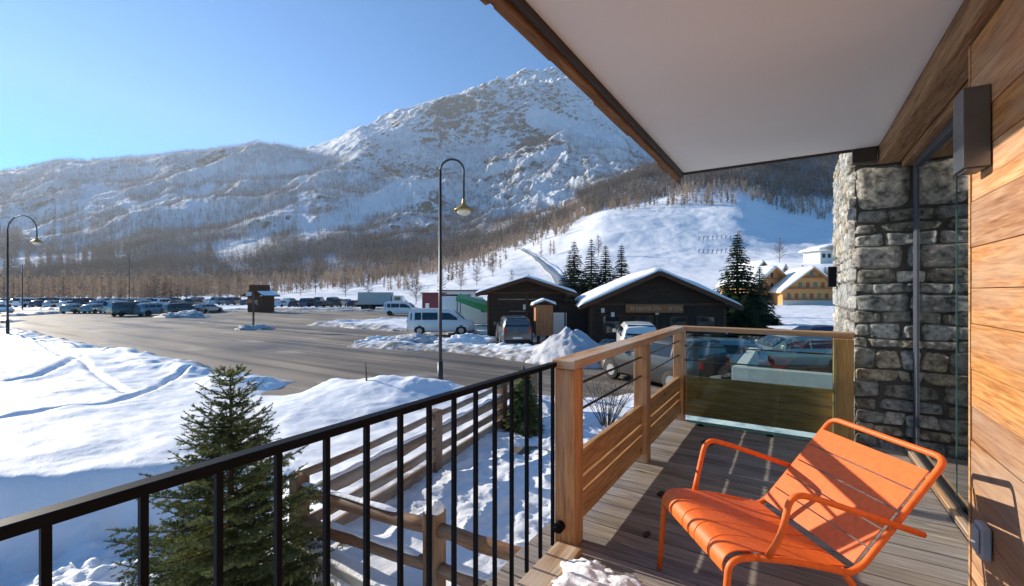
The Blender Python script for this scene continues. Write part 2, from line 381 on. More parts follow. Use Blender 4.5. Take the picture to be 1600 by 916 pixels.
def needlemat(name, c0, c1, sc):
    m, nt, p = newmat(name); L = nt.links.new
    ge = N(nt, 'ShaderNodeNewGeometry'); n = N(nt, 'ShaderNodeTexNoise'); n.inputs['Scale'].default_value = sc; n.inputs['Detail'].default_value = 3
    L(ge.outputs['Position'], n.inputs['Vector'])
    rp = N(nt, 'ShaderNodeValToRGB'); e = rp.color_ramp.elements; e[0].position = .35; e[1].position = .68; e[0].color = c4(c0); e[1].color = c4(c1)
    L(n.outputs['Fac'], rp.inputs[0]); L(rp.outputs[0], p.inputs['Base Color']); p.inputs['Roughness'].default_value = .65
    p.inputs['Specular IOR Level'].default_value = .25
    tl = N(nt, 'ShaderNodeBsdfTranslucent'); L(rp.outputs[0], tl.inputs[0]); mx = N(nt, 'ShaderNodeMixShader'); mx.inputs[0].default_value = .25
    L(p.outputs[0], mx.inputs[1]); L(tl.outputs[0], mx.inputs[2]); L(mx.outputs[0], nt.nodes['Material Output'].inputs[0])
    return m
M['needle'] = needlemat('spruce_needles', (.055,.08,.028), (.23,.26,.10), 2.5)
M['needle_far'] = needlemat('dark_spruce_needles', (.015,.035,.015), (.05,.085,.03), .5)
M['larch'] = needlemat('larch_wood_mass', (.20,.14,.10), (.42,.30,.205), .02)
M['larch_mtn'] = needlemat('mountain_tree_mass', (.055,.048,.046), (.14,.115,.10), .01)

# ------------------------------------------------------------------ SETTING: terrain, ground
COLS = {
 -500: [(110,480),(126,476.3),(400,464),(600,458),(900,420),(1500,340),(2200,290),(2900,330)],
 -100: [(110,480),(126,476.3),(400,463),(600,452),(900,410),(1500,335),(2200,280),(2900,320)],
 0:    [(110,480),(126,476.3),(400,463),(600,449),(900,405),(1500,325),(2200,276),(2900,310)],
 120:  [(110,480),(126,476.3),(400,463),(600,446),(950,395),(1500,310),(2150,258),(2900,300)],
 330:  [(110,480),(126,476.3),(400,460),(600,443),(950,385),(1500,300),(2100,243),(2900,300)],
 430:  [(110,480),(126,476.3),(380,458),(600,438),(950,380),(1500,290),(2100,235),(2900,290)],
 500:  [(110,480),(126,476.3),(340,456),(600,435),(950,375),(1500,292),(2150,238),(2900,240)],
 560:  [(110,480),(126,476.3),(300,456),(600,430),(1000,370),(1600,285),(2350,205),(3000,250)],
 640:  [(110,480),(126,476.3),(250,455),(500,430),(1000,375),(1700,275),(2500,178),(3200,220)],
 740:  [(110,480),(126,476.3),(220,450),(450,415),(800,390),(1300,350),(1900,262),(2600,143),(3300,200)],
 810:  [(110,480),(126,476.3),(200,447),(400,402),(700,372),(1200,345),(1900,240),(2700,128),(3300,170)],
 870:  [(110,480),(126,476.3),(200,444),(320,408),(480,366),(700,352),(1200,335),(1900,230),(2700,124),(3300,170)],
 950:  [(110,480),(126,475),(200,442),(300,402),(450,338),(620,322),(850,306),(1300,300),(1900,235),(2700,150),(3300,190)],
 1010: [(110,480),(126,475),(200,440),(300,398),(450,334),(600,312),(800,280),(1100,290),(1900,268),(2700,200),(3300,220)],
 1080: [(110,480),(126,475),(200,438),(300,395),(450,328),(600,290),(800,265),(1100,262),(1900,250),(2700,230),(3300,240)],
 1160: [(110,480),(126,474),(190,438),(300,392),(450,322),(600,285),(850,245),(1200,225),(1900,220),(2700,215),(3300,220)],
 1220: [(110,480),(126,474),(165,425),(260,402),(350,378),(500,335),(620,300),(850,250),(1200,225),(1900,220),(2700,215),(3300,220)],
 1300: [(110,480),(126,474),(165,418),(260,400),(350,384),(480,350),(620,300),(850,245),(1200,225),(1900,220),(2700,215),(3300,220)],
 1800: [(110,480),(126,474),(165,418),(260,400),(350,384),(480,350),(620,300),(850,245),(1200,225),(1900,220),(2700,215),(3300,220)],
 2600: [(110,480),(126,474),(165,425),(260,405),(350,390),(480,360),(620,320),(850,280),(1200,260),(1900,240),(2700,235),(3300,240)],
}
cpx = sorted(COLS)
DROW = np.concatenate([np.geomspace(110, 700, 170), np.geomspace(705, 3300, 330)])
def pch(xs, ys, x):   # monotone cubic (numpy only)
    xs = np.array(xs, float); ys = np.array(ys, float); h = np.diff(xs); dl = np.diff(ys)/h
    m = np.zeros(len(xs)); m[0] = dl[0]; m[-1] = dl[-1]
    for i in range(1, len(xs)-1):
        if dl[i-1]*dl[i] > 0: m[i] = 2/(1/dl[i-1]+1/dl[i])
    x = np.clip(x, xs[0], xs[-1]); k = np.clip(np.searchsorted(xs, x)-1, 0, len(xs)-2); t = (x-xs[k])/h[k]
    return (2*t**3-3*t**2+1)*ys[k]+(t**3-2*t**2+t)*h[k]*m[k]+(-2*t**3+3*t**2)*ys[k+1]+(t**3-t**2)*h[k]*m[k+1]
ctrl = []
for p in cpx:
    a = COLS[p]; ds = [q[0] for q in a]; zs = [EYE-(q[1]-459)/FPX*q[0] for q in a]
    ctrl.append(pch(ds, zs, DROW))
ctrl = np.array(ctrl)      # (ncol, nrow)
PXG = np.concatenate([np.linspace(-500, -110, 60), np.linspace(-100, 1330, 820), np.linspace(1340, 2600, 90)])
def tbase(px):             # smooth interpolation across columns
    px = np.asarray(px, float); k = np.clip(np.searchsorted(cpx, px)-1, 0, len(cpx)-2); c = np.array(cpx, float)
    t = (px-c[k])/(c[k+1]-c[k]); t = np.clip(t, 0, 1); t = .35*t + .65*t*t*(3-2*t)
    return k, t
kk, tt = tbase(PXG)
Z0 = ctrl[kk]*(1-tt)[:,None] + ctrl[kk+1]*tt[:,None]      # (npx, nrow)
_u = np.arange(-500, 2601, 2.0); _k, _t = tbase(_u); _z = ctrl[_k]*(1-_t)[:,None] + ctrl[_k+1]*_t[:,None]
_w = np.exp(-(np.arange(-30, 31)/11.0)**2); _w /= _w.sum()
_zp = np.pad(_z, ((30,30),(0,0)), 'edge'); _zs = sum(_w[q]*_zp[q:q+len(_u)] for q in range(61))
_a = np.clip(((PXG+500)/2.0).astype(int), 0, len(_u)-2); _f = ((PXG+500)/2.0-_a)[:,None]
Z0 = _zs[_a]*(1-_f)+_zs[_a+1]*_f
PXm, Dm = np.meshgrid(PXG, DROW, indexing='ij')
LAT = (PXm-800)/FPX*Dm
XW = FX*Dm + RX*LAT; YW = FY*Dm + RY*LAT
amp = sstep(500, 1500, Dm)*sstep(-50, 120, Z0)
rg = fbm(XW/420+3, YW/420+9, 7, 5, .55, True); fb = fbm(XW/160, YW/160, 6, 11, .55)
fine = fbm(XW/38, YW/38, 4, 21, .6, True)
ridge_keep = 1 - (.55+.3*sstep(600,420,PXm))*sstep(1850, 2100, Dm)*sstep(2450, 2100, Dm)
ZT = Z0 + amp*ridge_keep*((rg-.55)*190*sstep(480, 760, PXm) + (rg-.55)*90*(1-sstep(480,760,PXm)) + (fb-.5)*90) + amp*(fine-.5)*30*sstep(300,800,PXm)
near_amp = sstep(140, 260, Dm)*(1-amp)
ZT += near_amp*((fbm(XW/60, YW/60, 5, 31)-.5)*6 + (fbm(XW/14, YW/14, 4, 32)-.5)*1.6*sstep(180,300,Dm))
gx = np.gradient(ZT, axis=1)/np.gradient(Dm, axis=1); gy = np.gradient(ZT, axis=0)/np.maximum(np.gradient(LAT, axis=0), .1)
slope = np.sqrt(gx**2+gy**2)
big = fbm(XW/300+7, YW/300+2, 5, 44)
rock = .16 + .30*sstep(.6, 1.3, slope) + .50*(big-.5) + .06*sstep(560, 720, PXm)
rock *= sstep(650, 950, Dm)
rock = np.where(Dm < 650, 0.0, rock) - .07*(1-sstep(430, 600, PXm))
ypix = 459 - (ZT-EYE)*FPX/Dm
# open avalanche chutes: long clean snow tongues
def tongue(x0,y0,x1,y1,wd):
    dx, dy = x1-x0, y1-y0; L2 = dx*dx+dy*dy; t = np.clip(((PXm-x0)*dx+(ypix-y0)*dy)/L2, 0, 1)
    return 1-sstep(wd*.6, wd*1.25, np.hypot(PXm-x0-t*dx, ypix-y0-t*dy) + 10*(big-.5)*2)
TONG = [(350,400,560,330,20),(560,330,640,300,26),(640,300,880,235,10),(420,380,560,350,14),(840,190,960,235,20),(840,300,900,335,14),(500,235,600,200,10),(20,330,60,380,12),(210,330,150,300,10)]
TG = np.zeros_like(ZT)
for a in TONG: TG = np.maximum(TG, tongue(*a))
rock -= TG*.35*(Dm > 650)
V = np.stack([XW, YW, ZT], -1).reshape(-1, 3)
nP, nD = ZT.shape
idx = np.arange(nP*nD).reshape(nP, nD)
F = np.stack([idx[:-1,:-1], idx[1:,:-1], idx[1:,1:], idx[:-1,1:]], -1).reshape(-1, 4)
att = np.stack([np.clip(rock, 0, 1), .2+.8*sstep(400, 900, Dm), np.zeros_like(rock)], -1).reshape(-1, 3)
terr = npmesh('mountain_terrain', V, F, M['mountain'], smooth=True, attr=att); tag(terr, kind='structure')
def tz(px, d):
    i = np.clip(np.searchsorted(PXG, px)-1, 0, nP-2); j = np.clip(np.searchsorted(DROW, d)-1, 0, nD-2)
    u = (px-PXG[i])/(PXG[i+1]-PXG[i]); v = (d-DROW[j])/(DROW[j+1]-DROW[j])
    return (ZT[i,j]*(1-u)+ZT[i+1,j]*u)*(1-v)+(ZT[i,j+1]*(1-u)+ZT[i+1,j+1]*u)*v

# near snow ground
def gseg(X, Y, a, b):
    ax, ay, bx, by = a[0], a[1], b[0], b[1]; dx, dy = bx-ax, by-ay
    t = np.clip(((X-ax)*dx+(Y-ay)*dy)/(dx*dx+dy*dy+1e-9), 0, 1)
    return np.hypot(X-ax-t*dx, Y-ay-t*dy), t
def gpoly(X, Y, pts):
    d = None
    for a, b in zip(pts[:-1], pts[1:]):
        q = gseg(X, Y, a, b)[0]; d = q if d is None else np.minimum(d, q)
    return d
BASIN = [(-30,-9),(-14,-2.5),(-10.9,1.6),(-9.2,4.1),(-7.4,4.7),(-5.9,3.9),(-4.9,3.0),(-1.2,3.3),(6,3.4)]
TRACKS = [([G(60,541),G(110,570),G(150,598),G(200,622)], .12, .10),
          ([G(-40,668),G(0,665),G(60,655),G(110,645),G(170,640),G(230,620),G(262,603),G(290,590)], .13, .16),
          ([G(20,607),G(60,602),G(100,588),G(140,568),G(170,560),G(210,558),G(240,562),G(300,566)], .17, .15),
          ([G(215,570),G(230,560),G(250,555)], .2, .12)]
def ground_h(X, Y):
    d = FX*X+FY*Y; l = RX*X+RY*Y; px = 800+FPX*l/np.maximum(d, 1)
    e1 = (fbm(X/2.2, Y/2.2, 4, 3)-.5)*1.5
    yn = np.interp(X, [-260,-43,-17.3,-13,-10.3,-5,0,20,120], [8.2,9.1,9.0,10.0,11.3,12.8,14,16,20])
    s = yn - Y + e1
    a, b = W(575, 26.5), W(740, 24.8); s = np.maximum(s, 1.3 - gseg(X,Y,a,b)[0] + e1*.5)
    a, b = W(740, 24.8), W(855, 21.5); s = np.maximum(s, 1.7 - gseg(X,Y,a,b)[0] + e1*.5)
    a, b = W(610, 31), W(650, 31); s = np.maximum(s, .9 - gseg(X,Y,a,b)[0] + e1*.4)
    for (p0,d0,p1,d1,r) in [(255,58,322,56,1.3),(195,66,222,66,.9),(380,38.6,412,38.6,.7),(20,60,70,66,2.0),(0,46,30,50,.8),(330,72,640,76,1.0)]:
        s = np.maximum(s, r - gseg(X,Y,W(p0,d0),W(p1,d1))[0] + e1*.4)
    big = (fbm(X/9, Y/9, 4, 8)-.5)
    s = np.maximum(s, d - 82 + big*10)
    s = np.maximum(s, np.minimum(d-34.5, (px-668)*d/FPX) + e1)
    s = np.maximum(s, np.minimum(Y-25.5, X+40)+e1)
    s = np.maximum(s, np.minimum(px-735, 100)*d/FPX*np.where((d>26.5)&(d<36), 1, -1) if False else s)
    inn = sstep(0, .5, s)
    h = -1.86 + .17*sstep(-.1,.25,s) + .10*sstep(.2,2.0,s)
    nearsnow = sstep(0, 1.5, yn-Y)
    bank = np.exp(-((s-1.2)/.9)**2)*inn
    h = h + bank*(.14+.5*(fbm(X/1.3, Y/1.3, 4, 12)-.42))*(d<110)
    h = h + inn*(fbm(X/3.5, Y/3.5, 4, 14)-.5)*.30 + inn*(fbm(X/.7, Y/.7, 4, 15)-.5)*.10
    # mound at the road side and a hollow next to it
    for (p, r, a) in [(G(60,585),3.2,.35),(G(300,560),3.0,.15),(G(560,625),1.6,.22),(G(640,618),1.4,.2),(G(415,590),1.2,.25)]:
        h = h + a*np.exp(-((X-p.x)**2+(Y-p.y)**2)/(r*r))*nearsnow
    p = G(458,612); h = h - .42*np.exp(-((X-p.x)**2+(Y-p.y)**2)/.75)
    for pts, wd, dp in TRACKS:
        q = gpoly(X, Y, pts); v_ = .45+1.1*fbm(X/.5, Y/.5, 3, 55); h = h - dp*.8*v_*np.exp(-(q/(wd*.8))**2) + dp*.10*v_*np.exp(-((q-wd*2)/wd)**2)
    # lower basin towards the building
    bx = np.array([p[0] for p in BASIN]); 
    q = gpoly(X, Y, BASIN)
    yl = np.interp(X, bx, [p[1] for p in BASIN])
    sd_ = np.where(Y < yl, q, -q)
    drop = sstep(-.1, 1.0, sd_)
    h = h - drop*1.0
    h = h + drop*(fbm(X/.45, Y/.45, 4, 61, .6)-.5)*.55
    h = h + drop*(fbm(X/.22, Y/.22, 3, 62, .6, True)-.5)*.16*sstep(.45,.6,fbm(X/1.5, Y/1.5, 3, 63)) + drop*sstep(1.4,3.0,sd_)*(.25+.6*fbm(X/.8, Y/.8, 4, 64, .6))
    # garden inside the fence: trodden, lumpy
    gi = sstep(-6.1, -5.0, X)*sstep(11, 9.5, Y)*(1-sstep(-1.5, -.2, sd_))
    h = h - gi*.12 + gi*((fbm(X/.38, Y/.38, 4, 77, .6, True)-.5)*.17 + (fbm(X/1.1, Y/1.1, 3, 78)-.5)*.22)
    h = np.where(d > 128, h-.7, h)
    return h, s, nearsnow, drop
def axis(parts):
    out = []
    for a, b, n in parts: out += list(np.linspace(a, b, n, endpoint=False))
    return np.array(out + [parts[-1][1]])
XA = axis([(-300,-120,60),(-120,-60,120),(-60,-24,200),(-24,-12,150),(-12,0,260),(0,12,60),(12,140,120)])
YA = axis([(-30,-4,40),(-4,3,110),(3,14,230),(14,30,170),(30,60,130),(60,190,160)])
XG_, YG_ = np.meshgrid(XA, YA, indexing='ij')
H, S, NS, DR = ground_h(XG_, YG_)
rim = np.minimum(np.maximum(S, 0), 3)
dirt = np.exp(-(S/.8)**2)*.9 + .55*(1-NS)*np.exp(-(S/3)**2)
dirt = np.clip(dirt*1.15, 0, 1)
idx = np.arange(XG_.size).reshape(XG_.shape)
F = np.stack([idx[:-1,:-1], idx[1:,:-1], idx[1:,1:], idx[:-1,1:]], -1).reshape(-1, 4)
gr = npmesh('snow_field', np.stack([XG_, YG_, H], -1).reshape(-1, 3), F, M['snow_ground'], smooth=True,
            attr=np.repeat(dirt.reshape(-1, 1), 3, 1)); tag(gr, kind='structure')
def gz(x, y): return float(ground_h(np.array([float(x)]), np.array([float(y)]))[0][0])
# asphalt of road and car park, one flat sheet under the snow edges
mb = MB(); mb.box((-260, 5.5, -2.2), (110, 170, GZ)); tag(mb.build('road', M['asphalt']), kind='structure')
# haze
mb = MB(); mb.box((-4300, -1300, -900), (3600, 3500, float(ZT.max())+12))
hz = bpy.data.materials.new('valley_haze'); hz.use_nodes = True; hn = hz.node_tree; hn.nodes.clear()
ho = hn.nodes.new('ShaderNodeOutputMaterial'); hv = hn.nodes.new('ShaderNodeVolumePrincipled')
hv.inputs['Color'].default_value = (.88,.93,1,1); hv.inputs['Density'].default_value = .00008; hv.inputs['Anisotropy'].default_value = .3
hn.links.new(hv.outputs[0], ho.inputs['Volume'])
tag(mb.build('haze', hz), kind='stuff')

# ------------------------------------------------------------------ FORESTS (far masses)
rng = np.random.default_rng(4)
def far_tree_template(n, seed):
    r = np.random.default_rng(seed); V = []; F = []
    def tri(a, b, c): 
        k = len(V); V.extend([a, b, c]); F.append((k, k+1, k+2))
    tri((-.012,0,0),(.012,0,0),(0,0,1)); tri((0,-.012,0),(0,.012,0),(0,0,1))
    for i in range(n):
        z = r.uniform(.12, .95); a = r.uniform(0, 2*math.pi); L = .17*(1-z)**.7*r.uniform(.6,1.2)+.015
        x, y = math.cos(a), math.sin(a); up = r.uniform(.3,1.1)*L; t = .012+.006*r.random()
        tri((0,0,z-t),(0,0,z+t),(x*L,y*L,z+up))
    return np.array(V), np.array(F)
def scatter(name, mat, P, Hh, tmpls, wid=1.0):
    Vs = []; Fs = []; off = 0
    ti = rng.integers(0, len(tmpls), len(P)); an = rng.uniform(0, 2*np.pi, len(P))
    for k, (tv, tf) in enumerate(tmpls):
        m = ti == k; n = m.sum()
        if not n: continue
        c, s = np.cos(an[m])[:,None], np.sin(an[m])[:,None]; h = Hh[m][:,None]
        x = (tv[:,0]*c - tv[:,1]*s)*h*wid + P[m][:,0:1]; y = (tv[:,0]*s + tv[:,1]*c)*h*wid + P[m][:,1:2]; z = tv[:,2]*h + P[m][:,2:3]
        Vs.append(np.stack([x,y,z],-1).reshape(-1,3)); Fs.append((tf[None]+ (np.arange(n)*len(tv))[:,None,None]).reshape(-1,3)+off)
        off += n*len(tv)
    return npmesh(name, np.concatenate(Vs), np.concatenate(Fs), mat)
tm_far = [far_tree_template(12, i) for i in range(6)]
tm_mid = [far_tree_template(75, 20+i) for i in range(6)]
# mountain trees
n = 230000
i = rng.integers(int(np.searchsorted(PXG,-90)), int(np.searchsorted(PXG,1330)), n); j = rng.integers(np.searchsorted(DROW, 560), np.searchsorted(DROW, 2400), n)
px, dd = PXG[i]+rng.uniform(-.8,.8,n), DROW[j]+rng.uniform(-2,2,n)
yy = ypix[i,j]; X = XW[i,j]; Y = YW[i,j]; Zt = ZT[i,j]
cl = fbm(X/110, Y/110, 5, 91)*.6 + fbm(px/7, yy/60, 3, 92)*.4
left = 1-sstep(470, 640, px)
dens = np.zeros(n)
dens += left*(.8*sstep(.47,.58,cl+.08) )*sstep(236,256,yy)
dens += left*1.6*((yy < 258+6*np.sin(px/30))&(px < 480)&(px>-100)&(Zt>500))*sstep(.34,.46,cl+.05)
dens += left*.75*sstep(345, 410, yy)*sstep(.38,.55,cl+.07)
spk = fbm(X/26, Y/26, 3, 97)
dens += (1-left)*(.75*sstep(.47,.55,cl))*sstep(195,240,yy)*.8 + (1-left)*.75*sstep(.56,.66,spk)*sstep(140,175,yy)
def cap(x0,y0,x1,y1,wd):
    dx, dy = x1-x0, y1-y0; t = np.clip(((px-x0)*dx+(yy-y0)*dy)/(dx*dx+dy*dy), 0, 1); return 1-sstep(wd*.4, wd*1.3, np.hypot(px-x0-t*dx, yy-y0-t*dy))
bands = np.zeros(n)
for a in [(430,372,640,262,13),(640,262,740,232,12),(560,390,740,345,10),(855,215,1000,262,16),(850,150,905,150,14),(700,290,830,250,12),(740,330,820,300,14),(380,300,520,250,12),(620,190,700,170,8)]: bands = np.maximum(bands, cap(*a))
dens += bands*.7*sstep(.38,.5,cl+.04)
dens += (1-left)*.55*sstep(325, 375, yy)*(px<960)
dens += .9*(px>880)*(dd<1300)*(yy<345)*(dd>560)
dens *= 1-.93*TG[i,j]*(1-bands)
dens *= 1-.8*((px>900)&(px<1290)&(dd<560))
fol = sstep(.03,.12, 1-np.abs(0))  # constant
keep = rng.random(n) < dens*.85*np.clip(dd/1300, .55, 1.2)
P = np.stack([X,Y,Zt-1], -1)[keep]; Hh = rng.uniform(10, 23, keep.sum())
o = scatter('mountain_forest', M['larch_mtn'], P, Hh, tm_far, 1.3)
tag(o, 'grey brown bare larch woods covering the snowy mountainside', kind='stuff')
# valley belt and hillside larch woods
def poly_in(px, y, poly):
    c = np.zeros(px.shape, bool); n_ = len(poly)
    for a in range(n_):
        x0,y0 = poly[a]; x1,y1 = poly[(a+1)%n_]
        m = ((y0 > y) != (y1 > y)) & (px < (x1-x0)*(y-y0)/((y1-y0) if y1!=y0 else 1e-9)+x0); c ^= m
    return c
n = 60000
i = rng.integers(int(np.searchsorted(PXG,-95)), int(np.searchsorted(PXG,1335)), n); j = rng.integers(np.searchsorted(DROW, 150), np.searchsorted(DROW, 900), n)
px, dd, yy, X, Y, Zt = PXG[i], DROW[j], ypix[i,j], XW[i,j], YW[i,j], ZT[i,j]
cl = fbm(X/45, Y/45, 4, 93)
belt = poly_in(px, yy, [(-100,475),(330,475),(400,471),(430,462),(560,452),(640,440),(700,425),(760,405),(800,392),(880,372),(905,345),(940,326),(900,300),(700,380),(400,430),(-100,445)])
hill = poly_in(px, yy, [(895,350),(945,330),(1010,338),(1050,345),(1080,322),(1130,328),(1185,318),(1240,345),(1340,350),(1340,220),(1000,250),(880,330)])
near_scr = poly_in(px, yy, [(560,452),(700,424),(760,404),(860,380),(880,400),(800,420),(700,445),(600,462)])*(cl>.53)
dens = belt*.6*sstep(.33,.45,cl) + hill*.75*sstep(.36,.46,cl) + near_scr*.18
dens *= 1 - (poly_in(px, yy, [(905,345),(1000,330),(1170,322),(1290,350),(1290,480),(880,480)]))*1.0
keep = (rng.random(n) < dens*np.clip(dd/600,.25,1)*.55)
P = np.stack([X+rng.uniform(-2,2,n), Y+rng.uniform(-2,2,n), Zt-.5], -1)[keep]; Hh = rng.uniform(9, 17, keep.sum())*np.clip(dd[keep]/350, .75, 1)
o = scatter('larch_forest', M['larch'], P, Hh, tm_mid, 1.2)
tag(o, 'brown leafless larch wood along the valley foot and hillside', kind='stuff')
print('forest', len(P))

# ------------------------------------------------------------------ trees
def quads_along(A, B, n, L, r, droop=0.0):
    """needle tris around segments A->B (arrays m,3): returns V,F"""
    m = len(A); t = r.random((m, n)); base = A[:,None]+(B-A)[:,None]*t[...,None]
    dv = B-A; dl = np.linalg.norm(dv, axis=1, keepdims=True)+1e-9; dv = dv/dl
    rnd = r.normal(size=(m, n, 3)); rnd -= (rnd*dv[:,None]).sum(-1, keepdims=True)*dv[:,None]; rnd /= np.linalg.norm(rnd, axis=-1, keepdims=True)+1e-9
    tip = base + (rnd*.8 + dv[:,None]*.75)*L*r.uniform(.7,1.2,(m,n,1)); tip[...,2] -= droop*L
    sd = np.cross(rnd, dv[:,None].repeat(n,1))*L*.15
    V = np.stack([base-sd, base+sd, tip], 2).reshape(-1,3)
    return V, np.arange(len(V)).reshape(-1,3)
def spruce_near(name, label, loc, H, Rr, seed):
    r = np.random.default_rng(seed); t = thing(name, label, 'spruce tree', loc)
    mb = MB(); mb.tube([(0,0,-.2),(.01,0,H*.3),(-.01,.01,H*.65),(0,0,H*.97)], [.055,.045,.026,.006], 8)
    A = []; B = []
    z = .25
    while z < H*.985:
        f = 1-z/H; nb = int(4+7*f+r.integers(0,2)); a0 = r.uniform(0, 6.28)
        for k in range(nb):
            a = a0+6.283*k/nb+r.uniform(-.25,.25); L = Rr*(f**.8)*r.uniform(.78,1.15)+.05
            up = .50-.75*f+r.uniform(-.08,.08)
            p = Vector((0,0,z)); dx, dy = math.cos(a), math.sin(a); pts = [p]; ns = max(3, int(L/.09))
            for q in range(1, ns+1):
                u = q/ns; pts.append(Vector((dx*L*u, dy*L*u, z+L*(up*u + .22*u*u))))
            mb.tube(pts, [.011*(.3+f)*(1-.8*q/ns)+.0015 for q in range(ns+1)], 4, caps=False)
            for q in range(ns):
                A.append(pts[q]); B.append(pts[q+1])
                u = (q+.6)/ns
                if u < .12: continue
                tw = L*.42*(1-u)**.7*min(1,u*3+.3)+.05
                for sgn in (-1, 1):
                    ang = a+sgn*R(r.uniform(45,62)); d = Vector((math.cos(ang), math.sin(ang), up*.6+r.uniform(-.1,.12)))*tw
                    b0 = pts[q]; b1 = b0+d; A.append(b0); B.append(b1)
                    if tw > .16:
                        for v in (.3,.5,.7,.85):
                            c0 = b0+d*v
                            for s2 in (-1,1):
                                an2 = ang+s2*R(50); e = Vector((math.cos(an2), math.sin(an2), r.uniform(-.05,.2)))*tw*.38*(1.1-v)
                                A.append(c0); B.append(c0+e)
        z += (.105+.075*f)*r.uniform(.75,1.25)
    mb.build('trunk', M['trunk'], t, smooth=True)
    A = np.array([tuple(p) for p in A]); B = np.array([tuple(p) for p in B])
    A = np.concatenate([A, [[0,0,H*.9]]]); B = np.concatenate([B, [[0,0,H]]])
    ln = np.linalg.norm(B-A, axis=1); Vs = []; Fs = []; off = 0
    for lo, hi, nn in [(0,.06,14),(.06,.12,24),(.12,.25,38),(.25,9,60)]:
        m = (ln>=lo)&(ln<hi)
        if m.any():
            v, f = quads_along(A[m], B[m], nn, .030, r); Vs.append(v); Fs.append(f+off); off += len(v)
    print(name, 'needles', off//3)
    npmesh('needles', np.concatenate(Vs), np.concatenate(Fs), M['needle'], t)
    return t
def spruce_far_parts(H, Rr, seed, mat, t, dens=1.0):
    r = np.random.default_rng(seed); mb = MB(); mb.tube([(0,0,-.5),(0,0,H*.5),(0,0,H)], [.18,.11,.02], 6); mb.build('trunk', M['trunk'], t)
    Vs = []; 
    z = H*.06
    while z < H*.99:
        f = 1-z/H; nb = int((11+14*f)*dens)
        for k in range(nb):
            a = r.uniform(0, 6.283); L = Rr*(f**.85)*r.uniform(.65,1.2)+.08; dx, dy = math.cos(a), math.sin(a)
            nseg = max(3, int(L/.35*2))
            for q in range(nseg):
                u = (q+r.random())/nseg; c = np.array((dx*L*u, dy*L*u, z+.18*L*u-.30*L*u*u - .05))
                for e in range(3):
                    s = .20*(.55+f)*(H/8)**.5
                    an = a+r.uniform(-1.2,1.2); v = np.array((math.cos(an), math.sin(an), r.uniform(-.7,.15)))*s*r.uniform(1,2.2)
                    w_ = np.array((-math.sin(an), math.cos(an), r.uniform(-.4,.4)))*s*.45
                    Vs += [c-w_, c+w_, c+v]
        z += H*.026*r.uniform(.8,1.3)
    V = np.array(Vs); npmesh('needles', V, np.arange(len(V)).reshape(-1,3), mat, t)
def spruce_far(name, label, loc, H, Rr, seed, group=None, dens=1.0):
    t = thing(name, label, 'spruce tree', loc, 0, group); spruce_far_parts(H, Rr, seed, M['needle_far'], t, dens); return t
def bare_tree_parts(t, H, seed, sp=.32, mat=None):
    r = random.Random(seed); mat = mat or M['bare']
    mb = MB(); mb.tube([(0,0,-.5),(.02*H*r.uniform(-.5,.5),0,H*.5),(0,0,H)], [H*.012,H*.007,H*.001], 5); mb.build('trunk', mat, t)
    mb = MB()
    for k in range(110):
        z = H*r.uniform(.15,.97); a = r.uniform(0,6.283); L = H*sp*(1-z/H)**.6*r.uniform(.5,1.1)+.1; up = r.uniform(.3,.9)
        p0 = Vector((0,0,z)); p1 = p0+Vector((math.cos(a),math.sin(a),up))*L
        rr = H*.0038; mb.tube([p0,p1],[rr,rr*.3],3,caps=False)
        for q in range(6):
            u = r.uniform(.25,1); c = p0.lerp(p1,u); an = a+r.uniform(-1.3,1.3); l2 = L*.35*r.uniform(.5,1)
            mb.tube([c, c+Vector((math.cos(an),math.sin(an),r.uniform(.1,1)))*l2],[rr*.6,rr*.2],3,caps=False)
    mb.build('crown', mat, t)

# foreground spruce beside the balcony
TR = W(360, 4.5, 0); tb = gz(TR.x, TR.y)
spruce_near('spruce_tree', 'young green spruce just outside the black metal railing', (TR.x, TR.y, tb), ZP(574, 4.5)-tb, 1.30, 3)
# group of four beyond chalets
for i_, (px_, d_, yt, rr, lb) in enumerate([
    (897, 62, 376, 3.1, 'leftmost and widest of the four dark spruces between the two chalet roofs'),
    (924, 66, 374, 2.3, 'second dark spruce from the left in the row of four behind the chalets'),
    (946, 60, 383, 2.5, 'third dark spruce from the left in the row of four behind the chalets'),
    (971, 64, 382, 2.2, 'rightmost of the four dark spruces, directly over the larger chalet roof')]):
    p = W(px_, d_); spruce_far('spruce_tree', lb, (p.x, p.y, -1.8), ZP(yt, d_)+1.8, rr, 40+i_, 'dark spruces behind the chalets')
p = W(1152, 36); spruce_far('spruce_tree', 'tall dark spruce standing right of the larger chalet gable', (p.x, p.y, -1.8), ZP(366,36)+1.8, 2.35, 50, dens=1.2)
p = W(1187, 42); spruce_far('spruce_tree', 'shorter broad dark spruce in front of the yellow wooden houses', (p.x, p.y, -1.8), ZP(418,42)+1.8, 1.7, 51)
p = W(1165, 30); spruce_far('fir_shrub', 'low dark conifer shrub at the foot of the tall spruce', (p.x, p.y, -1.8), 3.1, 1.5, 55)
bpy.data.objects['fir_shrub']['category'] = 'shrub'
for i_, (px_, d_, hh, rr, lb) in enumerate([(1198,150,5.5,1.5,'narrow bluish spruce above the left yellow house'),(1228,150,6.5,2.8,'broad green conifer clump above the middle of the yellow houses'),
    (1254,152,5.0,2.0,'small round dark conifer above the right yellow house'),(1290,140,8.0,3.0,'dark conifer below the far white roofed house')]):
    p = W(px_, d_); spruce_far('spruce_tree', lb, (p.x, p.y, tz(px_, d_)-.5), hh, rr, 60+i_, 'small conifers on the slope above the yellow houses')
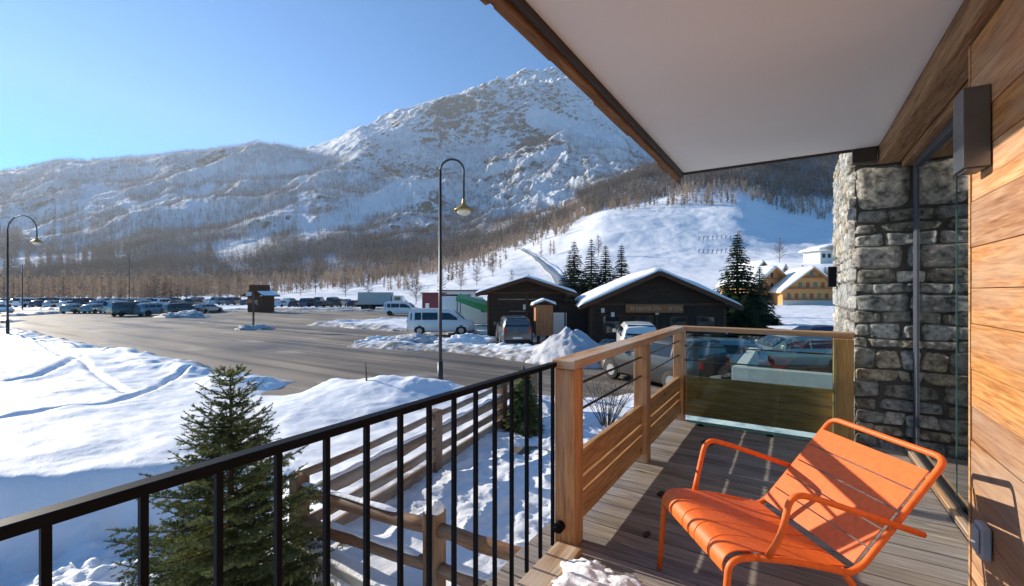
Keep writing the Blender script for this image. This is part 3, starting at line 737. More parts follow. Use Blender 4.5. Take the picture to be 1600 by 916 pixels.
# small conifer shrub beyond the garden fence
p = W(818, 10.2); b = gz(p.x, p.y)
t = thing('conifer_shrub', 'small yellow green conifer at the far end of the log fence', 'shrub', (p.x, p.y, b)); spruce_far_parts(1.45, .34, 71, M['needle'], t, .9)
p = W(948, 10.5); b = gz(p.x, p.y)
t = thing('bare_shrub', 'leafless brown shrub in the snow, seen between the black rods', 'shrub', (p.x, p.y, b-.1))
def shrub_parts(t, H, seed, n_=26):
    r = random.Random(seed); mb = MB()
    for k in range(n_):
        a = r.uniform(0,6.283); l = r.uniform(.15,.75)*H; h = H*r.uniform(.6,1.1); d0 = Vector((math.cos(a)*l, math.sin(a)*l, h))
        q0 = Vector((math.cos(a)*.05, math.sin(a)*.05, 0)); q1 = q0+d0*.5+Vector((r.uniform(-.08,.08), r.uniform(-.08,.08), .08)); q2 = q0+d0
        mb.tube([q0,q1,q2],[.012,.008,.003],4,caps=False)
        for e in range(7):
            u = r.uniform(.3,1); c = (q0.lerp(q1,u*2) if u < .5 else q1.lerp(q2,u*2-1)); an = r.uniform(0,6.283); l2 = H*r.uniform(.1,.28)
            mb.tube([c, c+Vector((math.cos(an),math.sin(an),r.uniform(.3,1.3)))*l2],[.005,.0015],3,caps=False)
    mb.build('twigs', M['trunk'], t)
shrub_parts(t, 1.25, 72)

# bare trees one can tell apart
protos = []
bt = [(1155,250,335,385,'bare pale larch on the piste right above the tall dark spruce'),(1218,215,352,392,'bare grey birch on the slope above the yellow houses'),
 (935,300,355,392,'lone bare larch above the left group of dark spruces'),(650,115,425,470,'round bare tree left of the lamp post base line of parked trucks'),
 (470,230,415,455,'bare tree in the snow gap right of the wooden kiosk'),(493,240,412,458,'bare tree in the snow gap left of the parked lorries'),
 (540,210,418,462,'bare tree behind the dark parked cars left of the grey lorry'),(575,190,425,466,'bare tree directly above the grey box lorry'),
 (720,200,400,440,'bare brown tree on the slope right of the tall lamp post'),(800,180,398,432,'bare bushy tree beside the foot of the ski lift track'),
 (826,170,402,432,'small brown bare tree above the small chalet ridge'),(745,215,392,432,'tall thin bare tree on the slope left of the lift track'),
 (770,260,372,412,'bare larch near the top of the lift track'),(690,170,412,452,'bare tree on the snow slope behind the lamp post')]
for i_, (px_, d_, yt, yb, lb) in enumerate(bt):
    p = W(px_, d_); z = tz(px_, d_) if d_ > 126 else -1.8
    t = thing('bare_tree', lb, 'bare tree', (p.x, p.y, z-.3), i_*1.3, 'leafless trees on the valley slope')
    H = max(5.0, (yb-yt)/FPX*d_)
    bare_tree_parts(t, H, i_, .32 if i_ != 3 else .55)

# ------------------------------------------------------------------ SETTING: building round the balcony
def tinted_boards(name, mat, boards, parent=None, seed=1, lo=.75, hi=1.15, warm=0.15, bev=.003):
    """boards: list of (a,b) boxes -> one mesh with a tint per board"""
    r = random.Random(seed); mb = MB(); cols = []
    for a, b in boards:
        mb.box(a, b); g = r.uniform(lo, hi); h = r.uniform(-warm, warm)
        cols += [(g*(1+h*.3), g, g*(1-h), 1)]*8
    o = mb.build(name, mat, parent)
    at = o.data.color_attributes.new('tint', 'FLOAT_COLOR', 'POINT')
    at.data.foreach_set('color', np.array(cols, np.float32).ravel())
    if bev:
        b_ = o.modifiers.new('bevel','BEVEL'); b_.width = bev; b_.segments = 2
    return o
random.seed(7)
# deck boards run across (X); joists below
bd = []; y = -2.2
while y < 5.30:
    bd.append(((-1.30, y+.004, -.028), (.86, y+.138, random.uniform(-.001,.001)))); y += .142
o = tinted_boards('deck', M['deck'], bd, seed=3, lo=.72, hi=1.22, warm=.08); tag(o, 'weathered grey plank deck of the balcony', kind='structure')
mb = MB()
mb.box((-1.27,-2.2,-.20),(-1.21,5.34,-.031)); mb.box((.70,-2.2,-.20),(.76,5.34,-.031)); mb.box((-.3,-2.2,-.20),(-.24,5.34,-.031)); mb.box((-1.20,5.30,-.20),(.69,5.345,-.031))
tag(mb.build('deck_frame', M['beam']), kind='structure')
# concrete base under the deck
mb = MB(); mb.box((-.95,-2.2,-3.2),(.9,5.2,-.21)); tag(mb.build('terrace_base', M['concrete']), kind='structure')

# soffit with edges
SO = 2.80; SXE = -1.045; SYE = 5.24
mb = MB(); mb.box((SXE,-3,SO),(.665,SYE,SO+.35)); tag(mb.build('ceiling', M['plaster']), kind='structure')
mb = MB(); mb.box((SXE-.028,-3,SO-.045),(SXE-.002,SYE+.03,SO+.32)); mb.box((SXE-.001,SYE+.003,SO-.022),(.47,SYE+.028,SO+.30))
tag(mb.build('ceiling_trim', M['dark_trim']), kind='structure')
mb = MB(); mb.bar((SXE-.062,-3,SO+.05),(SXE-.062,SYE+.03,SO+.05),.062,.235)
# ragged lower lip of old timber
r = random.Random(5); y = -1.0
while y < SYE-.1:
    L = r.uniform(.25,.9); mb.box((SXE-.112-r.uniform(0,.02), y, SO-.03-r.uniform(0,.035)), (SXE-.095, y+L, SO+.16)); y += L+r.uniform(.02,.25)
fa = mb.build('roof_edge_beam', M['fascia'], bevel=.006); tag(fa, kind='structure')
# beam along the house wall
mb = MB(); mb.box((.668,-3,2.645),(.83,5.33,2.99)); b1 = mb.build('wall_beam', M['beam'], bevel=.012); tag(b1, kind='structure')
mb = MB(); mb.box((.835,-3,2.60),(1.15,5.33,2.95)); tag(mb.build('wall_beam_rear', M['beam'], bevel=.01), kind='structure')
mb = MB(); mb.box((.475,5.245,2.67),(.655,5.36,2.86)); tag(mb.build('beam_shoe', M['dark_trim'], bevel=.004), kind='structure')

# cladding wall
CX = .72; CY = 3.0
bz = [-.2,-.02,.16,.36,.52,.74,.90,1.08,1.30,1.47,1.665,1.885,2.10,2.27,2.46,2.64]
bd = []; r = random.Random(11)
for a, b in zip(bz[:-1], bz[1:]):
    y0 = -3.0; 
    cuts = sorted([r.uniform(.4, 2.6)]) if r.random() < .55 else []
    ys = [y0]+cuts+[CY-.022]
    for u, v in zip(ys[:-1], ys[1:]):
        bd.append(((CX+r.uniform(0,.004), u+.0015, a+.0015), (CX+.03, v-.0015, b-.0015)))
wl = thing('clad_wall', None, None, (CX, CY, 0)); wl['kind'] = 'structure'
o = tinted_boards('cladding', M['clad'], bd, seed=8, lo=.78, hi=1.15, warm=.30, bev=.0025); o.parent = wl
o.matrix_parent_inverse = Matrix.Translation((-CX,-CY,0))
mb = MB(); mb.box((CX-.002,CY-.02,-.2),(CX+.16,CY+.004,2.64)); o = mb.build('corner_board', M['panel_wood'], wl, world=True)
mb = MB(); mb.box((CX+.032,-3,-3.2),(1.2,CY-.022,2.598)); mb.build('wall_core', M['dark_trim'], wl, world=True)
# glass door recess
gd = thing('glass_door', 'dark framed sliding glass door between cladding and stone', 'glass door', (.92, 4.1, 0))
mb = MB(); mb.box((.915,3.05,.09),(.925,5.14,2.59)); mb.build('glass_pane', M['dark_glass'], gd, world=True)
mb = MB(); mb.box((.905,5.14,.07),(1.04,5.21,2.60)); mb.box((.91,5.24,.07),(.955,5.30,2.60)); mb.box((.89,3.01,.07),(.96,3.05,2.60)); mb.box((.89,3.05,2.54),(.955,5.14,2.598))
mb.build('door_frame', M['frame_grey'], gd, world=True, bevel=.003)
mb = MB(); mb.box((.855,3.01,.012),(.955,5.30,.05)); mb.build('sill', M['rail_wood'], gd, world=True, bevel=.004)
mb = MB(); mb.box((.885,3.01,.052),(.955,5.138,.069)); mb.build('track', M['lamp_box'], gd, world=True)
mb = MB(); mb.box((.9115,4.057,.095),(.928,4.062,2.585)); mb.build('glass_edge', M['door_edge'], gd, world=True)
# dark room behind
mb = MB(); mb.box((.96,3.0,-.05),(4.0,5.36,.0)); mb.box((3.9,3.0,0),(4.0,5.36,2.6)); mb.box((1.0,2.9,0),(4.0,2.99,2.6)); mb.box((1.2,2.99,2.61),(4.0,5.36,2.7))
tag(mb.build('room', plain('room_wall', (.16,.15,.14), .9)), kind='structure')

# stone pillar
def stonemat():
    m, nt, p = newmat('rubble_stone'); L = nt.links.new
    ge = N(nt, 'ShaderNodeNewGeometry'); at = N(nt, 'ShaderNodeAttribute', attribute_name='tint')
    a = N(nt, 'ShaderNodeTexNoise'); a.inputs['Scale'].default_value = 16; a.inputs['Detail'].default_value = 9; a.inputs['Roughness'].default_value = .7
    L(ge.outputs['Position'], a.inputs['Vector'])
    rp = N(nt, 'ShaderNodeValToRGB'); e = rp.color_ramp.elements; e[0].position = .36; e[1].position = .64; e[0].color = (.26,.255,.25,1); e[1].color = (1.45,1.43,1.38,1)
    L(a.outputs['Fac'], rp.inputs[0])
    mm = N(nt, 'ShaderNodeMix', data_type='RGBA', blend_type='MULTIPLY'); mm.inputs[0].default_value = 1; L(rp.outputs[0], mm.inputs[6]); L(at.outputs['Color'], mm.inputs[7])
    L(mm.outputs[2], p.inputs['Base Color']); p.inputs['Roughness'].default_value = .85; p.inputs['Specular IOR Level'].default_value = .2
    b = N(nt, 'ShaderNodeBump'); b.inputs['Strength'].default_value = .8; b.inputs['Distance'].default_value = .015; L(a.outputs['Fac'], b.inputs['Height']); L(b.outputs[0], p.inputs['Normal'])
    return m
M['stone'] = stonemat()
def stone_face(O, U, Vd, Nn, wd, ht, seed, rows=None, VV=None, FF=None, CC=None, first=None):
    r = random.Random(seed); O, U, Vd, Nn = map(Vector, (O, U, Vd, Nn)); z = 0; k = 0
    while z < ht-.02:
        rh = rows[k] if rows and k < len(rows) else r.choice([.10,.13,.16,.2,.3]); rh = min(rh, ht-z); k += 1
        x = 0
        while x < wd-.02:
            sw = first if (first and x == 0) else min(r.uniform(.75,2.6)*max(rh, .13), wd-x)
            if wd-x-sw < .08: sw = wd-x
            parts = [(x, z, sw, rh)]
            if rh > .22 and r.random() < .35 and not first: parts = [(x,z,sw,rh*.52),(x,z+rh*.52,sw,rh*.48)]
            for (sx,sz,w_,h_) in parts:
                n = 11; o = len(VV); dep = r.uniform(.022,.036); g = r.uniform(.003,.012)
                tone = r.choice([(.34,.33,.31),(.46,.45,.42),(.25,.26,.26),(.38,.34,.27),(.22,.215,.19),(.38,.39,.38),(.30,.31,.31)])
                sk = [(r.uniform(-.045,.045), r.uniform(-.03,.03)) for _ in range(4)]; sd_ = r.uniform(0,99)
                for i in range(n):
                    for j in range(n):
                        u, v = i/(n-1), j/(n-1)
                        a, b = 2*u-1, 2*v-1
                        prof = (1-abs(a)**14)*(1-abs(b)**14)
                        # round the corners in plan
                        cr = 1-.14*(abs(a)**5)*(abs(b)**5)
                        du = sk[0][0]*(1-u)*(1-v)+sk[1][0]*u*(1-v)+sk[2][0]*(1-u)*v+sk[3][0]*u*v
                        dv = sk[0][1]*(1-u)*(1-v)+sk[1][1]*u*(1-v)+sk[2][1]*(1-u)*v+sk[3][1]*u*v
                        pu = sx+g/2+(w_-g)*(.5+a*.5*cr)+du*.6; pv = sz+g/2+(h_-g)*(.5+b*.5*cr)+dv*.6
                        q = mnoise.noise(Vector((pu*9+sd_, pv*9, sd_))); q2 = mnoise.noise(Vector((pu*30+sd_, pv*30, sd_)))
                        dd_ = -.015 + (dep+.009*q+.010*q2+.015)*prof**.4
                        VV.append(tuple(O+U*pu+Vd*pv+Nn*dd_)); CC.append((*tone, 1))
                for i in range(n-1):
                    for j in range(n-1):
                        FF.append((o+i*n+j, o+(i+1)*n+j, o+(i+1)*n+j+1, o+i*n+j+1))
            x += sw
        z += rh
SX0 = .50; SY0 = 5.42; SY1 = 7.7; SXR = 1.25
VV, FF, CC = [], [], []
rows = [.16,.11,.15,.12,.10,.17,.2,.11,.13,.16,.10,.13,.2,.10,.14,.22,.10,.13,.11,.16,.12,.2,.1,.14,.11,.17,.1,.13,.22,.12,.1,.15]
stone_face((SX0, SY0, -2.2), (1,0,0), (0,0,1), (0,-1,0), SXR-SX0, 4.43, 5, rows+[.13,.16,.2,.3,.3], VV, FF, CC)
stone_face((SX0, SY0, 2.23), (1,0,0), (0,0,1), (0,-1,0), SXR-SX0, .44, 15, [.44], VV, FF, CC, first=.44)
stone_face((SX0, SY0, 2.67), (1,0,0), (0,0,1), (0,-1,0), SXR-SX0, .45, 16, [.15,.15,.15], VV, FF, CC)
stone_face((SX0, SY1, -2.2), (0,-1,0), (0,0,1), (-1,0,0), SY1-SY0, 5.32, 6, None, VV, FF, CC)
sp_ = thing('stone_pillar', 'rough grey rubble stone pillar at the end of the balcony', 'stone pillar', (SX0, SY0, -2.2))
o = npmesh('masonry', np.array(VV)-np.array([SX0,SY0,-2.2]), np.array(FF), M['stone'], sp_, smooth=True, attr=np.array(CC)[:,:3])
mb = MB(); mb.box((SX0+.004,SY0+.004,-3.2),(4.0,SY1-.005,3.11)); mb.build('core', M['stonejoint'], sp_, world=True)
mb = MB(); mb.box((SX0-.12,6.95,1.52),(SX0-.035,7.15,1.78)); ml = mb.build('wall_spotlight', M['black_metal'], bevel=.006); tag(ml, 'small black box light on the sunlit side of the stone pillar', 'wall light')

# wall lamp and socket on the cladding
wl_ = thing('wall_lamp', 'tall grey metal box lamp on the wood cladding', 'wall lamp', (.68,2.78,2.0))
mb = MB(); mb.box((.632,2.71,2.0),(.717,2.86,2.35)); mb.build('housing', M['lamp_box'], wl_, world=True, bevel=.002)
mb = MB(); mb.box((.645,2.722,1.992),(.705,2.848,1.9985)); mb.build('diffuser', M['frame_grey'], wl_, world=True)
so = thing('wall_socket', 'pale blue grey outdoor socket low on the cladding', 'socket', (CX,2.75,.29))
mb = MB(); mb.box((CX-.035,2.70,.29),(CX-.001,2.80,.43)); mb.build('housing', M['socket'], so, world=True, bevel=.008)
mb = MB(); mb.box((CX-.047,2.712,.308),(CX-.036,2.788,.412)); mb.build('cover', M['socket'], so, world=True, bevel=.006)

# ------------------------------------------------------------------ railings
# wooden railing: one thing along the side, one across the end
RXc = -1.10; RT = 1.065
def posts_box(mb, x, y, w_=.12, z0=0.0, z1=RT-.055): mb.box((x-w_/2, y-w_/2, z0+.001), (x+w_/2, y+w_/2, z1))
sr = thing('side_railing', 'wooden side railing with plank panels and black rods', 'railing', (RXc, 3.8, 0))
PY = [2.345, 3.82, 5.30]
for i_, y in enumerate(PY):
    mb = MB(); posts_box(mb, RXc, y, .125 if i_ == 0 else .115); mb.build('post', M['post_wood'], sr, world=True, bevel=.005)
mb = MB(); mb.box((RXc-.078, PY[0]-.075, RT-.052), (RXc+.072, PY[2]-.075, RT)); mb.build('handrail', M['rail_wood'], sr, world=True, bevel=.008)
planks = [(.075,.234),(.251,.323),(.342,.405),(.4065,.492)]
for a, b in zip(PY[:-1], PY[1:]):
    bd = [((RXc-.018, a+.064, z0), (RXc+.018, b-.06, z1)) for z0, z1 in planks]
    o = tinted_boards('plank_panel', M['panel_wood'], bd, seed=int(a*10), lo=.85, hi=1.1, warm=.1)
    o.parent = sr; o.matrix_parent_inverse = Matrix.Translation(-sr.location); o.data.materials.clear(); o.data.materials.append(M['panel_wood'])
for z in (.735, .895):
    mb = MB(); mb.tube([(RXc, PY[0]+.05, z), (RXc, PY[2]-.05, z)], .0085, 8); mb.build('rod', M['cable'], sr, world=True, smooth=True)
er = thing('end_railing', 'wooden end railing with low plank panel beside the stone pillar', 'railing', (-.3, 5.3, 0))
mb = MB(); posts_box(mb, .40, 5.27, .155); mb.build('post', M['post_honey'], er, world=True, bevel=.005)
mb = MB(); mb.box((RXc-.078, 5.235, RT-.05), (.49, 5.375, RT+.002)); mb.build('handrail', M['rail_wood_x'], er, world=True, bevel=.008)
bd = [((RXc+.06, 5.285, z0), (.32, 5.32, z1)) for z0, z1 in [(.06,.215),(.222,.365),(.3665,.505)]]
o = tinted_boards('plank_panel', M['panel_wood_x'], bd, seed=5); o.parent = er; o.matrix_parent_inverse = Matrix.Translation(-er.location)
for z in (.68, .845):
    mb = MB(); mb.tube([(RXc+.05, 5.30, z), (.34, 5.30, z)], .0085, 8); mb.build('rod', M['cable'], er, world=True, smooth=True)
# glass wind screen standing just inside the end railing
gs = thing('glass_screen', 'clear greenish glass sheet standing inside the end railing', 'glass screen', (-.35, 5.12, 0))
mb = MB(); mb.box((-.99,5.150,.030),(.33,5.158,1.0)); mb.build('glass_pane', M['pane'], gs, world=True)
mb = MB(); mb.box((-.99,5.147,.018),(.33,5.161,.0295)); mb.box((.3305,5.147,.02),(.334,5.161,1.0)); mb.build('edge', M['pane_edge'], gs, world=True)
for x in (-.85, -.2):
    mb = MB(); mb.box((x-.03,5.12,.0015),(x+.03,5.19,.017)); mb.build('clamp', M['black_metal'], gs, world=True, bevel=.003)
# black metal railing
MXR = -1.165
mr_ = thing('metal_railing', 'black metal railing with square balusters along the near balcony edge', 'railing', (MXR, 1.0, 0))
mb = MB(); mb.box((MXR-.024, -2.2, 1.023), (MXR+.024, 2.275, 1.048)); mb.build('handrail', M['black_metal'], mr_, world=True, bevel=.006)
mb = MB(); mb.box((MXR-.02, -2.2, -.035), (MXR+.02, 2.275, -.005)); 
mb.build('bottom_rail', M['black_metal'], mr_, world=True, bevel=.004)
y = 2.285-.146*.0
ys = [2.262-.1455*k for k in range(30)]
for y in ys[0:]:
    mb = MB(); mb.box((MXR-.0095, y-.0075, -.0045), (MXR+.0095, y+.0075, 1.0225)); mb.build('baluster', M['black_metal'], mr_, world=True, bevel=.002)
mb = MB(); mb.tube([(RXc-.02, 2.277, .12), (RXc-.02, 2.235, .12)], .030, 14); mb.tube([(RXc-.02, 2.235, .12), (RXc-.02, 2.215, .12)], .018, 12)
mb.build('fixing', M['black_metal'], mr_, world=True, smooth=False, bevel=.003)
# edge plank on the deck by the metal railing
mb = MB(); mb.box((-1.135,-2.2,.004),(-.985,2.27,.034)); tag(mb.build('edge_plank', M['plank'], bevel=.005), 'worn wooden plank along the foot of the black railing', 'plank')

# ------------------------------------------------------------------ orange armchair
CW = .584
ch = thing('lounge_chair', 'low orange metal armchair with slatted seat on the deck', 'chair', (-.565, 2.39, 0), math.atan2(-.796, .606))
def arc_path(pts, rad, n=6):
    out = [Vector(pts[0])]
    for a, b, c in zip(pts[:-2], pts[1:-1], pts[2:]):
        a, b, c = Vector(a), Vector(b), Vector(c); u = (a-b); v = (c-b); q = min(rad, u.length*.45, v.length*.45)
        p0 = b+u.normalized()*q; p1 = b+v.normalized()*q
        for k in range(n+1):
            t = k/n; out.append(p0*(1-t)**2+b*2*t*(1-t)+p1*t*t)
    out.append(Vector(pts[-1])); return out
TB = .0135
for x in (0.0, CW):
    mb = MB(); mb.tube(arc_path([(x,-.035,.003),(x,-.003,.40),(x,.12,.4025)], .075, 8), TB, 12); mb.build('leg', M['orange'], ch, smooth=True)
    mb = MB(); mb.tube(arc_path([(x,.47,.335),(x,.60,.16),(x,.74,.003)], .1, 6), TB, 12); mb.build('leg', M['orange'], ch, smooth=True)
    mb = MB(); xo = x+(-.028 if x == 0 else .028)
    mb.tube(arc_path([(x,.155,.398),(xo,.195,.50),(xo,.235,.668),(xo,.38,.625),(xo,.80,.475)], .07, 8), .0125, 12)
    mb.build('armrest', M['orange'], ch, smooth=True)
mb = MB()
mb.tube(arc_path([(0,.10,.4028),(0,.30,.372),(0,.505,.318),(0,.56,.345),(0,.86,.68),(0,.935,.765),(CW,.935,.765),(CW,.86,.68),(CW,.56,.345),(CW,.505,.318),(CW,.30,.372),(CW,.10,.4028)], .085, 8), TB, 12)
mb.tube([(0,.10,.395),(CW,.10,.395)], .010, 10); mb.tube([(0,.47,.322),(CW,.47,.322)], .010, 10)
mb.build('frame', M['orange'], ch, smooth=True)
def strip(profile, x0, x1, th, mb):
    """curved sheet following profile (y,z), from x0 to x1"""
    n = len(profile); o = len(mb.v); nm = []
    for k in range(n):
        a = profile[max(k-1,0)]; b = profile[min(k+1,n-1)]; dy, dz = b[0]-a[0], b[1]-a[1]; l = math.hypot(dy,dz); nm.append((-dz/l, dy/l))
    for k, (y, z) in enumerate(profile):
        ny, nz = nm[k]
        for x in (x0, x1):
            mb.v.append((x, y+ny*th/2, z+nz*th/2)); mb.v.append((x, y-ny*th/2, z-nz*th/2))
    for k in range(n-1):
        a = o+k*4; b = a+4
        for q in [(a,a+2,b+2,b),(a+1,b+1,b+3,a+3),(a,b,b+1,a+1),(a+2,a+3,b+3,b+2)]: mb.f.append(q); mb.m.append(0)
    a = o; mb.f.append((a,a+1,a+3,a+2)); mb.m.append(0); a = o+(n-1)*4; mb.f.append((a,a+2,a+3,a+1)); mb.m.append(0)
sp = [(-.020,.345),(-.022,.375),(-.010,.402),(.012,.418),(.05,.424),(.12,.416),(.2,.400),(.3,.374),(.4,.350),(.5,.338)]
# smooth profile
def catmull(P, n=5):
    out = []
    for i in range(len(P)-1):
        p0, p1, p2, p3 = P[max(i-1,0)], P[i], P[i+1], P[min(i+2,len(P)-1)]
        for k in range(n):
            t = k/n; out.append(tuple(.5*((2*p1[a])+(-p0[a]+p2[a])*t+(2*p0[a]-5*p1[a]+4*p2[a]-p3[a])*t*t+(-p0[a]+3*p1[a]-3*p2[a]+p3[a])*t**3) for a in (0,1)))
    out.append(P[-1]); return out
spc = catmull(sp)
mb = MB(); nS = 5; g = .006; xw = (CW-.028-.0-(nS-1)*g)/nS
for k in range(nS):
    x0 = .014+k*(xw+g); strip(spc, x0, x0+xw, .005, mb)
o = mb.build('seat', M['orange'], ch, smooth=True); b_ = o.modifiers.new('es','EDGE_SPLIT'); b_.split_angle = R(50)
mb = MB(); y0, z0, y1, z1 = .535, .350, .868, .712; Lb = math.hypot(y1-y0, z1-z0); uy, uz = (y1-y0)/Lb, (z1-z0)/Lb
nB = 5; hb = (Lb-(nB-1)*.007)/nB
for k in range(nB):
    s0 = k*(hb+.007); prof = []
    for q in range(7):
        s = s0+hb*q/6; t = s/Lb; sag = -.016*math.sin(math.pi*t)
        prof.append((y0+uy*s - uz*sag*-1, z0+uz*s + uy*sag))
    n = 13
    for c in range(n-1):
        xa = .012+(CW-.024)*c/(n-1); xb = .012+(CW-.024)*(c+1)/(n-1)
        strip(prof, xa, xb, .005, mb) if False else None
    strip(prof, .012, CW-.012, .005, mb)
o = mb.build('backrest', M['orange'], ch, smooth=True); b_ = o.modifiers.new('es','EDGE_SPLIT'); b_.split_angle = R(50)

# snow and grit lying on the deck
def lump(name, label, cat, c, rx, ry, rz, mat, seed, rough=.35, group=None, cone=False):
    bm = bmesh.new(); bmesh.ops.create_icosphere(bm, subdivisions=5, radius=1)
    for v in bm.verts:
        n_ = mnoise.fractal(v.co*1.8+Vector((seed*7.1,0,0)), .8, 2.1, 5)
        v.co *= 1+rough*n_
        if cone:
            h_ = max(0, v.co.z); v.co.x *= 1.2-.72*min(1, h_)**1.2; v.co.y *= 1.2-.72*min(1, h_)**1.2
        v.co.x *= rx; v.co.y *= ry; v.co.z = max(v.co.z, -.12)*rz
    me = bpy.data.meshes.new(name); bm.to_mesh(me); bm.free(); me.materials.append(mat)
    me.polygons.foreach_set('use_smooth', [True]*len(me.polygons))
    o = bpy.data.objects.new(name, me); COL.objects.link(o); o.location = c; tag(o, label, cat, group); return o
lump('snow_heap', 'small melting snow heap on the deck at the foot of the nearest post', 'snow heap', (-.80,2.02,.006), .22,.16,.07, M['snow'], 3, .45)
lump('snow_heap', 'flat leftover snow on the deck near the frame bottom left of the chair', 'snow heap', (-.60,1.86,.006), .19,.12,.03, M['snow'], 4, .45)
lump('wet_debris', 'dark wet debris on the deck beside the sunlit strip', 'debris', (-.74,2.66,.003), .016,.03,.008, M['stone_dirt'], 5, .6)
lump('wet_debris', 'small dark clump of debris by the middle railing post', 'debris', (-.80,3.25,.003), .022,.045,.012, M['stone_dirt'], 6, .6)
lump('wet_debris', 'dark scrap of leaf litter on the deck near the railing corner', 'debris', (-.70,4.60,.003), .045,.08,.015, M['stone_dirt'], 7, .6)

# ------------------------------------------------------------------ garden fences
def log(mb, a, b, rr, seed):
    r = random.Random(seed); a, b = Vector(a), Vector(b); pts = []; rs = []
    for k in range(9):
        t = k/8; p = a.lerp(b, t); pts.append(p+Vector((r.uniform(-.008,.008), r.uniform(-.008,.008), r.uniform(-.008,.008)-.02*math.sin(math.pi*t)))); rs.append(rr*r.uniform(.9,1.1))
    mb.tube(pts, rs, 10)
f1 = [(-4.95,3.12),(-5.33,5.85),(-5.75,8.6),(-6.05,10.6)]
gf = thing('garden_fence', 'log fence running away from the young spruce into the snow', 'fence', (f1[0][0], f1[0][1], -1.75))
for x, y in f1[1:]:
    b = gz(x, y); mb = MB(); mb.box((x-.09,y-.09,b-.2),(x+.09,y+.09,-.62)); mb.build('post', M['log_post'], gf, world=True, bevel=.012)
for k in range(3):
    a, b = f1[k], f1[k+1]
    for z, rr in ((-.72,.055),(-1.02,.095),(-1.32,.07)):
        mb = MB(); log(mb, (a[0]+.0,a[1],z), (b[0],b[1],z), rr, k*3+int(z*-10)); mb.build('rail', M['log'], gf, world=True, smooth=True)
mb = MB(); 
for k in range(3):
    a, b = f1[k], f1[k+1]; mb.bar((a[0],a[1],-1.60),(b[0],b[1],-1.60),.06,.20)
mb.build('kick_board', M['log'], gf, world=True, bevel=.01)
def snowcap(a, b, w_, h_, seed, mb):
    r = random.Random(seed); a, b = Vector(a), Vector(b); n = 26; d = (b-a).normalized(); s = d.cross(Vector((0,0,1))).normalized(); o = len(mb.v); m = 9
    for k in range(n+1):
        t = k/n; p = a.lerp(b, t); e = min(1, min(t, 1-t)*12)**.5
        hh = max(.0, h_*(.7+.9*mnoise.noise(Vector((p.x*3+seed, p.y*3, 0)))))*e; ww = w_*(.85+.35*mnoise.noise(Vector((p.x*4, p.y*4+seed, 5))))*(.6+.4*e)
        for j in range(m):
            an = math.pi*j/(m-1); mb.v.append(tuple(p+s*(math.cos(an)*ww/2)+Vector((0,0,math.sin(an)*hh+.001))))
    for k in range(n):
        for j in range(m-1):
            mb.f.append((o+k*m+j, o+(k+1)*m+j, o+(k+1)*m+j+1, o+k*m+j+1)); mb.m.append(0)
mb = MB()
for k in range(2): snowcap((f1[k][0],f1[k][1],-.935),(f1[k+1][0],f1[k+1][1],-.935),.13,.05,k,mb)
mb.build('snow_cover', M['snow'], gf, world=True, smooth=True)
f2 = [(-5.0,3.10),(-3.02,3.30),(-1.22,3.46)]
gf2 = thing('garden_fence', 'nearer brown log fence on the low wall, crossing below the black railing', 'fence', (-3.02, 3.3, -1.75))
for x, y in f2:
    mb = MB(); mb.box((x-.085,y-.085,-1.9),(x+.085,y+.085,-.72)); mb.build('post', M['log_post'], gf2, world=True, bevel=.012)
for k in range(2):
    a, b = f2[k], f2[k+1]
    for z, rr in ((-.90,.075),(-1.28,.07)):
        mb = MB(); log(mb, (a[0],a[1],z), (b[0],b[1],z), rr, 30+k*3+int(z*-10)); mb.build('rail', M['log_x'], gf2, world=True, smooth=True)
mb = MB(); snowcap((-5.0,3.10,-.84),(-3.5,3.25,-.84),.10,.03,9,mb); snowcap((-4.6,3.14,-1.215),(-3.2,3.28,-1.215),.11,.035,5,mb); snowcap((-2.8,3.32,-1.215),(-1.3,3.45,-1.215),.11,.03,6,mb)
mb.build('snow_cover', M['snow'], gf2, world=True, smooth=True)
sc_ = lump('snow_cap', None, None, (0,0,1.034), .10,.10,.085, M['snow'], 12, .15); sc_.parent = gf2
mb = MB(); mb.box((-5.3,3.0,-3.3),(-.96,3.22,-1.52)); tag(mb.build('garden_wall', M['concrete'], bevel=.01), 'low pale concrete wall below the nearer log fence', 'low wall')
mb = MB(); snowcap((-5.2,3.11,-1.521),(-1.0,3.11,-1.521),.22,.05,15,mb); tag(mb.build('snow_on_wall', M['snow'], smooth=True), 'thin snow ridge along the top of the low concrete wall', 'snow ridge')
mb = MB(); mb.box((-5.0,1.9,-3.3),(-.96,2.95,-2.35)); 
tag(mb.build('concrete_ledge', M['concrete'], bevel=.01), 'pale concrete ledge under the low wall at the bottom of the view', 'ledge')
# stick
p = G(573, 624); z = gz(p.x, p.y); mb = MB(); mb.tube([(p.x,p.y,z-.1),(p.x-.03,p.y,z+.25),(p.x-.08,p.y+.02,z+.55)],[.03,.025,.012],6)
tag(mb.build('snow_stick', M['stick'], smooth=True), 'short dark stick poking out of the snow by the road', 'stick')
# light parapet wall below the end railing
pw = thing('parapet_wall', 'pale concrete parapet wall seen through the end railing', 'parapet wall', (-1.1, 12, -1.9))
mb = MB(); mb.box((-1.27,12,-2.3),(9,12.28,-.37)); mb.build('wall', M['concrete'], pw, world=True, bevel=.012)
mb = MB(); mb.box((-1.27,12.285,-2.3),(-1.0,17,-.42)); mb.build('return_wall', M['white_wall'], pw, world=True, bevel=.012)

